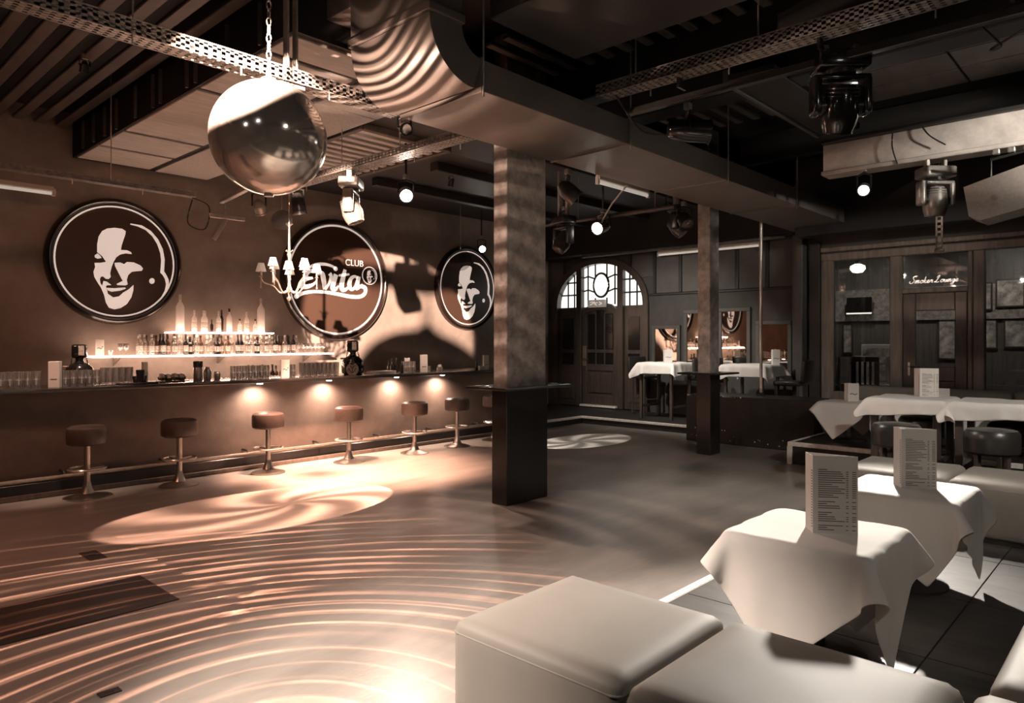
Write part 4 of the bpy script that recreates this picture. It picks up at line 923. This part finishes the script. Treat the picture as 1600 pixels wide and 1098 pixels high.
# inside the lounge
def slat_chair(loc, rz, lb, m='wood', n=5):
    t = thing('slatted_chair', lb, 'chair', loc, rz, 'chairs inside the lounge')
    MB().bev(-.24, .24, -.22, .22, .44, .48, .01, 1).build('seat', M[m], t, 0)
    for sx in (-1, 1):
        MB().bev(sx*.22-.02, sx*.22+.02, -.22, -.18, 0, .44, .004, 1).build('front_leg', M[m], t, 0); MB().bev(sx*.22-.02, sx*.22+.02, .19, .23, 0, 1.0, .004, 1).build('rear_leg', M[m], t, 0)
    MB().bev(-.24, .24, .19, .23, .93, 1.02, .006, 1).build('top_rail', M[m], t, 0)
    for i in range(n): x = -.18+.36*i/(n-1); MB().box(x-.02, x+.02, .2, .22, .5, .93).build('slat', M[m], t, 0)
slat_chair((14.0, 4.85, .285), -1.35, 'dark slatted chair inside the lounge at the left pane'); slat_chair((14.05, 4.2, .285), -1.5, 'second dark slatted chair inside the lounge, nearer the door'); slat_chair((15.0, 4.55, .285), -1.9, 'white slatted chair inside the lounge, nearer the left', 'whitewood', 3); slat_chair((14.9, 3.85, .285), -1.6, 'white slatted chair inside the lounge, beside the door frame', 'whitewood', 3)
t = thing('pendant_lamp', 'round glowing lamp seen through the left lounge pane', 'lamp', (14.6, 4.45, 3.02)); MB().lathe([(0, -.1), (.09, -.085), (.14, -.02), (.13, .04), (.05, .08)], 20).build('lamp_globe', emat('lounge_globe', (1, .92, .8), 4), t); MB().lathe([(.06, .07), (.05, .12), (.012, .14), (.012, .48)], 16).build('lamp_stem', M['brass'], t)
def poster(loc, w, h, lb, m='poster'):
    t = thing('framed_print', lb, 'picture', loc, group='prints inside the lounge')
    MB().box(-.03, -.02, -w/2, w/2, -h/2, h/2).build('print_sheet', M[m], t, 0)
    for a in ((-w/2-.03, w/2+.03, -h/2-.03, -h/2), (-w/2-.03, w/2+.03, h/2, h/2+.03), (-w/2-.03, -w/2, -h/2, h/2), (w/2, w/2+.03, -h/2, h/2)): MB().box(-.04, 0, *a).build('frame_bar', M['wood'], t, 0)
poster((16.98, 5.38, 1.66), .16, .62, 'narrow upright print on the lounge back wall'); poster((16.88, 2.32, 2.55), .42, .5, 'upright print high on the lounge wall behind the right pane'); poster((16.98, 2.2, 1.75), .42, .5, 'square print low on the lounge wall behind the right pane'); poster((16.98, 2.72, 1.75), .3, .55, 'narrow print beside the square print in the lounge'); poster((16.98, 3.42, 1.7), .28, .9, 'upright print seen through the lounge door window'); poster((16.88, 2.76, 2.5), .24, .5, 'narrow print high behind the right lounge pane')
t = thing('television', 'dark screen with a bright lower edge inside the lounge', 'television', (16.7, 5.05, 2.4)); MB().bev(-.05, 0, -.26, .26, -.17, .17, .01, 1).build('screen_body', M['gloss'], t, 0); MB().box(-.06, -.05, -.26, .26, -.2, -.17).build('lit_edge', emat('tv_edge', (1, .93, .82), 1.5), t, 0); MB().cyl((-.02, 0, 0), (.185, 0, 0), .02, 8).build('wall_arm', M['lampblack'], t)
t = thing('lounge_shelf', 'low display shelf inside the lounge beside the door frame', 'shelf', (16.0, 4.45, .285)); MB().bev(-.2, .2, -.3, .3, 0, 1.25, .01, 1).build('cabinet_body', M['whitewood'], t, 0)
for i in range(3): MB().box(-.21, -.2, -.27, .27, .15+.36*i, .45+.36*i).build('shelf_front', M['poster'], t, 0)
spot('lounge_fill', (15.2, 4.6, 3.4), (16.9, 5.1, 1.2), 45, SEPIA, 130, .8, .1); spot('lounge_fill', (15.3, 2.2, 3.4), (16.9, 2.5, 1.8), 60, SEPIA, 120, .8, .1)  # fill lights without fixtures, added to brighten the lounge

# ------------------------------------------------------------------ floor inlays
mt = thing('floor_sheet', 'large dark rectangular sheet lying on the dance floor at left', 'floor sheet', (-1.5, 4.5, 0)); MB().bev(0, 3.3, 0, .65, 0, .005, .002, 1).build('sheet', M['mat'], mt, 0); MB().box(0, 3.3, -.004, 0, 0, .003).build('edge_tape', M['blackmatte'], mt, 0)
for x, y, w, d, lb in ((1.67, 5.76, .115, .26, 'small dark floor socket plate beyond the dark sheet'), (1.06, 3.51, .09, .055, 'small dark tape mark at the bottom edge of the floor')):
    t = thing('floor_plate', lb, 'floor plate', (x, y, 0), group='small dark plates on the floor'); MB().bev(0, w, 0, d, 0, .005, .001, 1).build('plate', M['mat'], t, 0); MB().box(w*.3, w*.7, d*.4, d*.6, .005, .006).build('latch', M['blackmatte'], t, 0)

# ------------------------------------------------------------------ trays, rails, cables
def cable_tray(p, L, axis, w, h, lb, rung=.06, fall=0):
    """perforated U tray starting at p along axis ('x' or 'y')"""
    t = thing('cable_tray', lb, 'cable tray', p, 0 if axis == 'x' else PI/2, 'perforated cable trays'); mb = MB()
    n = int(L/rung)
    for i in range(n): mb.box(i*rung, i*rung+rung*.55, -w/2, w/2, 0, .003)
    for k in range(5): y = -w/2+w*k/4; mb.box(0, L, y-.006, y+.006, -.002, .004)
    mb.build('perforated_base', M['galv'], t, 0)
    for s_ in (-1, 1):
        m2 = MB()
        for z in (0, h*.45, h-.012): m2.box(0, L, s_*w/2-.0015, s_*w/2+.0015, z, z+h*.25)
        for i in range(n): m2.box(i*rung, i*rung+rung*.5, s_*w/2-.0015, s_*w/2+.0015, 0, h)
        m2.build('side_rail', M['galv'], t, 0)
    for i in range(1, int(L/1.1)+1): MB().cyl((i*1.05, w/2-.01, 0), (i*1.05, w/2-.01, ZC-p[2]), .006, 6).build('hanger_rod', M['galv'], t)
    for i in range(int(L/.7)): MB().cyl((.3+i*.7, -w/2, -.06), (.3+i*.7, -w/2, 0), .006, 5).build('bolt', M['galv'], t)
    return t
cable_tray((-1.5, 4.78, 3.50), 5.2, 'x', .15, .09, 'near perforated cable tray crossing above the mirror ball')
cable_tray((-1.5, 8.55, 3.32), 5.1, 'x', .10, .06, 'perforated cable tray along the bar in front of the left portrait sign')
cable_tray((4.60, 4.75, 3.52), 3.9, 'y', .16, .07, 'perforated cable tray over the floor carrying the silver moving head')
cable_tray((5.06, -2.0, 3.72), 5.65, 'y', .16, .09, 'dark perforated cable tray at the right above the low tables')
t = thing('lamp_rail', 'steel lamp rail under the right cable tray', 'rail', (5.25, -2, 3.58)); MB().bev(-.03, .03, 0, 5.5, 0, .06, .006, 1).build('rail_profile', M['lampblack'], t, 0)
for i in range(5): MB().prism([(0, 0), (.12, .0), (.0, .16)], -.01, .01, Matrix.Translation((-.19, .5+i*1.1, .06)) @ XZ).build('rail_bracket', M['lampblack'], t, 0)
t = thing('hanging_strut', 'upright slotted steel strut beside the chain of the mirror ball', 'strut', (2.72, 4.78, 3.50)); 
for s_ in (-1, 1): MB().bev(s_*.035-.008, s_*.035+.008, -.03, .03, 0, 1.1, .003, 1).build('strut_leg', M['galv'], t, 0)
MB().bev(-.12, .09, -.05, .05, -.03, .0, .004, 1).build('foot_bracket', M['galv'], t, 0)
MB().bev(-.2, -.1, -.03, .03, -.02, .01, .004, 1).build('hook_plate', M['steel'], t, 0)
t = thing('steel_conduit', 'steel conduit pipe crossing behind the broad pillar', 'pipe', (8.3, 4.8, 3.38)); MB().tube([(0, 0, 0), (0, 3.2, 0)], .03, 8).build('pipe_tube', M['slatd'], t); 
for y in (.3, 1.6, 2.9): MB().cyl((0, y, 0), (0, y, .8), .008, 6).build('pipe_hanger', M['galv'], t)
t = thing('perforated_strap', 'perforated steel strap hanging before the lounge front', 'strap', (9.66, 2.03, 2.70)); mb = MB()
for s_ in (-1, 1): mb.box(-.004, .004, s_*.028-.009, s_*.028+.009, 0, .8)
for i in range(13): mb.box(-.004, .004, -.03, .03, i*.064, i*.064+.028)
mb.build('strap_band', M['galv'], t, 0); MB().bev(-.02, .02, -.05, .05, -.03, 0, .004, 1).build('end_clip', M['galv'], t, 0); MB().cyl((0, 0, .8), (0, 0, 1.4), .006, 6).build('strap_rod', M['galv'], t)
def cable(pts, lb, r=.008, m='rubber'): 
    o = MB().tube([tuple(p) for p in catmull(pts, 8)], r, 6).build('cable', M[m]); return tag(o, lb, 'cable', 'loose cables under the ceiling')
cable([(5.06, 3.5, 3.72), (5.3, 3.4, 3.45), (5.5, 3.25, 3.42), (5.62, 3.12, 3.45)], 'black cable looping from the right tray to the black spotlight')
cable([(6.95, 4.65, 3.42), (7.2, 5.0, 3.32), (7.6, 5.3, 3.4), (7.95, 5.7, 3.28), (8.1, 5.85, 3.22)], 'pale cable running to the long spotlight behind the duct', .012, 'galv')
cable([(3.55, 8.5, 3.3), (3.75, 8.5, 3.22), (3.7, 8.5, 2.95), (3.5, 8.5, 3.0), (3.55, 8.5, 3.28)], 'dark cable loop hanging by the end of the bar tray')
cable([(5.3, .9, 3.62), (5.45, .8, 3.5), (5.6, .85, 3.55), (5.4, .3, 3.7)], 'cable hanging beside the big dark moving head')
cable([(8.4, 2.2, 3.9), (8.36, 2.2, 3.7), (8.36, 2.15, 3.5)], 'thin cable hanging down the lit girder'); cable([(8.4, 1.95, 3.92), (8.35, 1.85, 3.75), (8.36, 1.7, 3.62)], 'second thin cable down the lit girder')

# ------------------------------------------------------------------ fluorescent tubes
def tube_lamp(p, q, lb, m='tubeoff', r=.02):
    p, q = Vector(p), Vector(q); t = thing('tube_lamp', lb, 'tube lamp', p, group='fluorescent tube fittings'); d = q-p
    MB().bev(-.03, .03, -.03, .03, 0, d.length, .006, 1, frame((0, 0, .055), d)).build('fitting', M['whitewood'], t, 0)
    MB().cyl((0, 0, 0), d, r, 10).build('glass_tube', M[m], t)
    for e in (Vector((0, 0, 0)), d): MB().bev(-.02, .02, -.02, .02, -.03, .06, .004, 1, Matrix.Translation(e)).build('end_socket', M['whitewood'], t, 0)
tube_lamp((12.4, 7.54, 3.33), (12.4, 5.44, 3.33), 'long white tube fitting on the dark panelled wall')
tube_lamp((6.5, 4.74, 3.40), (7.55, 4.74, 3.40), 'pale tube fitting along the underside edge of the duct'); tube_lamp((1.2, 10.2, 3.44), (2.55, 10.2, 3.44), 'white tube fitting at the top left above the bar')

# ------------------------------------------------------------------ lamps
def par(loc, d, lb, lens='lens_dim', body='lampblack', L=.26, r=.095, drop=.2, nm='spotlight', top=None, w=None, deg=60, color=SEPIA, blend=.5, aim=None, rad=.08):
    t = thing(nm, lb, 'spotlight', loc, group='spotlights under the ceiling'); d = Vector(d).normalized(); c = Vector((0, 0, -drop)); m = frame(c-d*L*.5, d)
    MB().lathe([(r*.45, 0), (r*.75, .03), (r*.95, L*.35), (r, L*.5), (r, L), (r*1.12, L), (r*1.12, L+.012), (r*.9, L+.012), (r*.88, L*.9)], 20, m).build('housing', M[body], t)
    MB().lathe([(r*.88, L*.92), (r*.5, L*.96), (0, L*.97)], 18, m).build('lens', M[lens], t)
    s_ = d.cross(Vector((0, 0, 1)));  s_ = s_.normalized() if s_.length > .1 else Vector((1, 0, 0))
    MB().tube([c+s_*r*1.1, c+s_*r*1.15+Vector((0, 0, drop*.7)), c+Vector((0, 0, drop*.85)), c-s_*r*1.15+Vector((0, 0, drop*.7)), c-s_*r*1.1], .012, 6).build('yoke', M['lampblack'], t)
    MB().cyl((0, 0, -drop*.2), (0, 0, .0 if top is None else top-loc[2]), .016, 8).build('hanger', M['lampblack'], t)
    MB().bev(-.03, .03, -.03, .03, -.02, .04, .006, 1).build('clamp', M['galv'], t, 0)
    if w:
        src = Vector(loc)+c+d*(L*.5+.03); spot('lamp_beam', src, aim or (src+d*3), w, color, deg, blend, rad, parent=t)
    return t
def aimdir(loc, tgt, drop=.2): return Vector(tgt)-(Vector(loc)-Vector((0, 0, drop)))
BALL = Vector((2.335, 4.387, 2.948)); BR = .375
# pin spot for the mirror ball, hung out of view at the left
p = (-.35, 1.85, 4.15); par(p, aimdir(p, (8.0, 10.6, 1.88)), 'white pin spot aimed at the mirror ball', 'lens_mid', top=ZC, w=PW['pin'], deg=13.6, color=MIDW, blend=.12, aim=(8.0, 10.6, 1.88), rad=.05)
p = (5.6, 7.05, 3.66); par(p, aimdir(p, (1.9, 1.8, .6)), 'blinding spotlight between the club sign and the pillar', 'lens_hot', top=4.15, w=PW['flare'], deg=80, color=MIDW, blend=.9, aim=(2.5, 2.6, .2), r=.085)
p = (4.36, 7.5, 3.42); par(p, aimdir(p, (5.15, 7.7, 0)), 'black spotlight pointing down beside the chandelier', 'lens_mid', top=3.52, w=PW['floor_bar'], deg=62, color=WARM, blend=.9, aim=(5.1, 7.5, 0), L=.24, r=.08)
p = (6.1, 4.85, 3.45); par(p, (.55, -.5, -.65), 'black spotlight with lit lens at the near edge of the duct', 'lens_mid', top=4.15, L=.24, w=PW['centre'], deg=80, color=SEPIA, blend=.9, aim=(6.2, 2.5, 0))
p = (8.15, 5.85, 3.42); par(p, (-.75, -.1, -.25), 'long chrome spotlight with lit lens behind the duct', 'lens_mid', 'chrome', top=4.15, L=.34, r=.09)
p = (9.69, 9.85, 3.62); par(p, (-.5, -.75, -.35), 'bright spotlight above the portrait sign beside the pillar', 'lens_hot2', top=4.15, L=.18, r=.07)
p = (5.62, 3.12, 3.66); par(p, (.62, -.75, -.08), 'glossy black spotlight under the right cable tray', 'lens_dim', 'gloss', top=3.72, L=.36, r=.1)
p = (8.42, 2.5, 3.50); par(p, aimdir(p, (2.5, 1.0, .9)), 'blinding spotlight at the right beyond the duct', 'lens_hot2', 'silver', top=3.5, w=PW['tables'], deg=42, color=SEPIA, blend=.7, aim=(4.0, 1.05, .6), r=.06, L=.22)
p = (3.78, 4.78, 3.53); par(p, (-.3, -.8, -.3), 'tiny glinting spotlight at the end of the near cable tray', 'lens_dim', 'chrome', L=.10, r=.05, drop=.12)
p = (4.08, 7.9, 3.40); par(p, (.5, .5, -.6), 'second spotlight clamped beside the chandelier', 'lens_dim', 'silver', L=.16, r=.07)
p = (8.45, 4.75, 3.42); par(p, (-.3, -.5, -.6), 'dark spotlight left of the slim pillar', 'lens_dim', 'lampblack', top=4.15, L=.22, r=.09)
p = (6.9, -.9, 3.7); par(p, aimdir(p, (8.5, 1.6, 3.5)), 'spotlight beyond the right picture edge lighting the girder', 'lens_mid', top=4.1, w=PW['beam'], deg=46, color=SEPIA, blend=.7, aim=(8.4, .75, 3.3))
p = (4.9, -1.6, 4.0); par(p, aimdir(p, (8.2, 1.7, .7)), 'added fill spotlight beyond the right picture edge lighting the benches', 'lens_mid', top=4.1, w=PW['benches'], deg=64, color=SEPIA, blend=.8, aim=(8.2, 1.7, .7))  # unseen fill, added to lift the benches and far tables
p = (9.2, 7.4, 3.8); par(p, aimdir(p, (12, 7.6, .8)), 'small added spotlight washing the arched door', 'lens_dim', top=4.15, w=PW['back'], deg=75, color=SEPIA, blend=.9, aim=(12.4, 7.4, 1.2), L=.14, r=.05)  # lamp added to lift the dark door wall
p = (-.6, 3.3, 3.7); par(p, aimdir(p, (2.5, 1.9, .3)), 'spotlight left of the viewpoint lighting the front bench and tables', 'lens_mid', top=ZC, w=PW['front'], deg=44, color=(1, .82, .70), blend=.9, aim=(2.1, 2.5, .2))
for x, z_, lb in ((2.2, 4.36, 'small added downlight over the left end of the bar'), (4.55, 3.98, 'small added downlight over the middle of the bar'), (7.0, 4.02, 'small added downlight over the bar before the dark arc')):
    p = (x, 7.75, z_); par(p, (0, .3, -1), lb, 'lens_dim', top=z_+.03, w=PW['bartop'], deg=32, color=MIDW, blend=.8, aim=(x, 8.62, 1.2), L=.1, r=.04, drop=.08, rad=.03)  # downlights added to brighten the glasses and cartons on the bar
p = (9.7, 5.7, 3.9); par(p, aimdir(p, (11.8, 5.9, 1)), 'small added spotlight over the wall tables', 'lens_dim', top=4.15, w=PW['wall_fill'], deg=60, color=SEPIA, blend=.9, aim=(11.8, 5.9, 1.0), L=.14, r=.05)  # extra lamp added to brighten the cloths along the dark wall
# house and left lamps, both added out of view for ambient light
hl = thing('fill_lamp', 'added round fill lamp behind the viewpoint', 'lamp', (2.6, -1.6, 4.2)); MB().lathe([(.22, 0), (.22, .06), (.05, .1), (.02, .4)], 24).build('lamp_shell', M['lampblack'], hl); MB().lathe([(.2, -.004), (0, -.004)], 20).build('diffuser', M['lens_mid'], hl)
spot('fill_light', (2.6, -1.6, 4.15), (3.4, .4, 0), PW['room_fill'], SEPIA, 150, .9, .2, parent=hl)
hl = thing('fill_lamp', 'added round fill lamp over the dim left end of the bar', 'lamp', (-.6, 6.2, 4.2)); MB().lathe([(.22, 0), (.22, .06), (.05, .1), (.02, .4)], 24).build('lamp_shell', M['lampblack'], hl); MB().lathe([(.2, -.004), (0, -.004)], 20).build('diffuser', M['lens_mid'], hl)
spot('fill_light', (-.6, 6.2, 4.15), (1.0, 7.4, 0), PW['left'], DEEP, 150, .9, .2, parent=hl)

def moving_head(loc, rz, tilt, lb, body='lampblack', s=1, top=None, lens='lens_dim'):
    t = thing('moving_head', lb, 'moving light', loc, rz, 'moving head lights'); t.scale = (s, s, s)
    MB().bev(-.17, .17, -.12, .12, -.12, 0, .02, 2).build('base_box', M[body], t, 60)
    MB().lathe([(.1, -.15), (.1, -.12)], 20).build('pan_ring', M['lampblack'], t)
    MB().bev(-.19, .19, -.06, .06, -.19, -.15, .015, 2).build('yoke_bridge', M[body], t, 60)
    for sx in (-1, 1): MB().bev(sx*.165-.03, sx*.165+.03, -.065, .065, -.42, -.16, .025, 3).build('yoke_arm', M[body], t, 60)
    hm = Matrix.Translation((0, 0, -.36)) @ Matrix.Rotation(tilt, 4, 'X') @ Matrix.Rotation(PI, 4, 'X')
    hd = MB().lathe([(.0, -.15), (.075, -.145), (.10, -.11), (.115, -.02), (.125, .05), (.115, .12), (.10, .16), (.10, .175), (.085, .175)], 22, hm).build('head_shell', M[body], t)
    MB().lathe([(.085, .168), (.05, .178), (0, .182)], 18, hm).build('lens', M[lens], hd)
    for z in (-.12, -.095, -.07, -.045): MB().torus(.098+.1*(z+.12), .005, 22, 5, hm @ Matrix.Translation((0, 0, z))).build('cooling_fin', M['lampblack'], hd)
    for sx in (-1, 1): MB().cyl((sx*.10, 0, -.36), (sx*.14, 0, -.36), .05, 14).build('tilt_hub', M['lampblack'], t)
    for sx in (-1, 1): MB().bev(sx*.1-.02, sx*.1+.02, -.03, .03, 0, .08 if top is None else (top-loc[2])/s, .006, 1).build('clamp', M['galv'], t, 0)
    return t
moving_head((4.62, 6.80, 3.44), .75, -.35, 'silver moving head light hanging before the club sign', 'silver', .95, 3.52)
moving_head((7.8, 6.28, 3.36), 1.3, .6, 'dark moving head light right behind the broad pillar', 'lampblack', .95, 4.02)
moving_head((8.45, 1.81, 3.42), -.75, .1, 'silver moving head light under the lit girder', 'silver', .95, 3.5)
moving_head((5.32, 1.74, 3.66), -.9, .35, 'big glossy dark moving head light at the top right', 'gloss', 1.05, 3.72)
moving_head((8.6, 4.95, 3.45), .3, -.7, 'dark moving head light half hidden by the slim pillar', 'lampblack', .8, 4.14)
gobo(spot('swirl_beam', (7.62, 6.30, 2.86), (3.62, 6.36, 0), PW['swirl'], WARM, 18.5, .06, .01), 'swirl', 48)
gobo(spot('swirl_beam', (4.75, 6.78, 2.85), (8.95, 6.9, 0), PW['swirl_far'], SEPIA, 13, .08, .01), 'swirl', 40)
# patterned lamps added to stand in for the mirror ball's reflections
d_ = (Vector((1.17, 2.12, 0))-BALL).normalized(); p = BALL+d_*(BR+.025)
p = BALL+Vector((-.05, -.12, -1)).normalized()*(BR+.03)
gobo(spot('ball_pattern_lamp', p, p+Vector((-.12, -.06, -1)), PW['rings'], (1, .48, .32), 96, .55, .005), 'rings', 52, axis=d_)
d_ = Vector((1, -.05, .0)).normalized(); p = BALL+Vector((.92, 0, .39)).normalized()*(BR+.025)
gb = gobo(spot('ball_pattern_lamp', p, p+Vector((1, .08, 0)), PW['rings_duct'], MIDW, 140, .4, .005), 'bands', 42)
# mirror ball with chain
ball = thing('mirror_ball', 'big mirror ball hanging on a chain at upper left', 'mirror ball', BALL)
n, m_ = 44, 88; prof = [(BR*math.sin(PI*i/n), -BR*math.cos(PI*i/n)) for i in range(n+1)]
MB().lathe(prof, m_).build('mirror_sphere', M['ball'], ball, 60)
MB().lathe([(.05, BR-.006), (.05, BR+.02), (.02, BR+.03), (.02, BR+.05)], 16).build('top_cap', M['galv'], ball); MB().lathe([(.03, -BR+.004), (.03, -BR-.012), (.0, -BR-.014)], 14).build('bottom_stud', M['galv'], ball)
for i in range(18):
    z = BR+.07+.055*i; pts = [(0, .015*math.cos(a)*1.0, z+.032*math.sin(a)) if i % 2 else (.015*math.cos(a), 0, z+.032*math.sin(a)) for a in np.linspace(0, 2*PI, 11)[:-1]]
    MB().tube(pts, .0055, 5, True).build('chain_link', M['galv'], ball)
# chandelier
chd = thing('chandelier', 'small ornate chandelier with pale shades hanging over the bar front', 'chandelier', (4.39, 7.755, 2.1))
MB().lathe([(.0, -.02), (.022, 0), (.03, .02), (.012, .04), (.02, .08), (.035, .12), (.02, .16), (.014, .22), (.02, .3), (.016, .5), (.028, .54), (.016, .58), (.014, .86), (.024, .9), (.012, .94), (.01, 1.1)], 12).build('stem', M['brass'], chd)
for k in (.56, .88):
    for a in range(4): MB().tube([(0, 0, k), (.05*math.cos(a*PI/2+.4), .05*math.sin(a*PI/2+.4), k+.03)], .007, 5).build('finial', M['brass'], chd)
MB().cyl((0, 0, 1.1), (0, 0, 1.9), .008, 6).build('hanging_rod', M['brass'], chd)
for i in range(8):
    a = i*PI/4+.25; up = .0 if i % 2 else .05; ca, sa = math.cos(a), math.sin(a); R8 = .32 if i % 2 else .25
    arm = MB().tube([tuple(v) for v in catmull([(0, 0, .12), (.1*ca, .1*sa, .08), (.18*ca, .18*sa, .16+up), (R8*.9*ca, R8*.9*sa, .2+up), (R8*ca, R8*sa, .26+up)], 5)], .009, 6).build('arm', M['brass'], chd)
    T_ = Matrix.Translation((R8*ca, R8*sa, .26+up))
    MB().lathe([(.0, -.13), (.012, -.12), (.006, -.1), (.01, 0), (.028, .01), (.012, .02), (.012, .08)], 10, T_).build('candle_cup', M['brass'], arm)
    MB().lathe([(.062, .07), (.034, .17), (.032, .17), (.059, .07), (.062, .07)], 14, T_).build('lamp_shade', M['shade'], arm)
# loudspeaker
sp = thing('loudspeaker', 'pale angled loudspeaker hanging at the right picture edge', 'loudspeaker', (8.0, .95, 2.98), 0)
hm = Matrix.Rotation(-.22, 4, 'X')
MB().prism([(-.46, -.17), (.40, -.17), (.48, -.1), (.46, .18), (-.46, .24)], -.2, .2, hm @ YZ).build('cabinet', M['speaker'], sp, 0)
MB().prism([(-.50, -.18), (-.46, -.18), (-.46, .25), (-.50, .25)], -.21, .21, hm @ YZ).build('front_grille', M['blackmatte'], sp, 0)
MB().lathe([(.03, 0), (.03, .006), (0, .006)], 14, hm @ frame((-.2, .25, 0), (-1, 0, 0))).build('badge', M['galv'], sp)
MB().tube([(0, .3, .1), (0, .3, .34), (0, -.3, .42), (0, -.3, .2)], .014, 6).build('bracket', M['lampblack'], sp)
MB().cyl((0, 0, .38), (0, 0, .52), .02, 8).build('hanger', M['galv'], sp)
for i in range(5): MB().bev(-.03, .03, -.25+i*.12, -.19+i*.12, .38, .43, .008, 1).build('cable_clip', M['galv'], sp, 0)
# small hanging things near the ceiling on the bar side
t = thing('glass_disc', 'transparent round plate hanging near the chandelier', 'glass plate', (4.22, 7.62, 3.02)); MB().lathe([(.0, -.004), (.12, -.004), (.12, .004), (0, .004)], 28, frame((0, 0, 0), (-.6, -.8, 0))).build('disc', M['pane'], t); MB().cyl((0, 0, .12), (0, 0, .3), .006, 6).build('disc_hanger', M['galv'], t)
t = thing('glass_disc', 'transparent round plate hanging above the pillar-side portrait sign', 'glass plate', (8.9, 9.6, 3.1)); MB().lathe([(.0, -.004), (.2, -.004), (.2, .004), (0, .004)], 28, frame((0, 0, 0), (-.6, -.8, 0))).build('disc', M['pane'], t); MB().cyl((0, 0, .2), (0, 0, 1.05), .006, 6).build('disc_hanger', M['galv'], t)
t = thing('fan_paddle', 'pale slanted paddle hanging at the end of the bar tray', 'paddle', (3.95, 8.5, 3.1)); MB().bev(-.035, .035, -.015, .015, -.3, .02, .014, 2, Matrix.Rotation(.5, 4, 'Y')).build('paddle_blade', M['silver'], t, 60); MB().bev(-.2, .25, -.02, .02, .0, .05, .006, 1).build('paddle_bracket', M['galv'], t, 0); MB().cyl((0, 0, .05), (0, 0, .25), .01, 6).build('paddle_rod', M['galv'], t)
t = thing('steel_bar', 'short steel cross bar over the bar at the end of the tray', 'bar', (3.9, 8.5, 3.3)); MB().bev(0, .06, -1.6, .1, 0, .05, .006, 1, rotz(-.15)).build('bar_profile', M['galv'], t, 0); MB().bev(.1, .14, -1.6, .1, .05, .09, .006, 1, rotz(-.15)).build('bar_profile', M['lampblack'], t, 0)
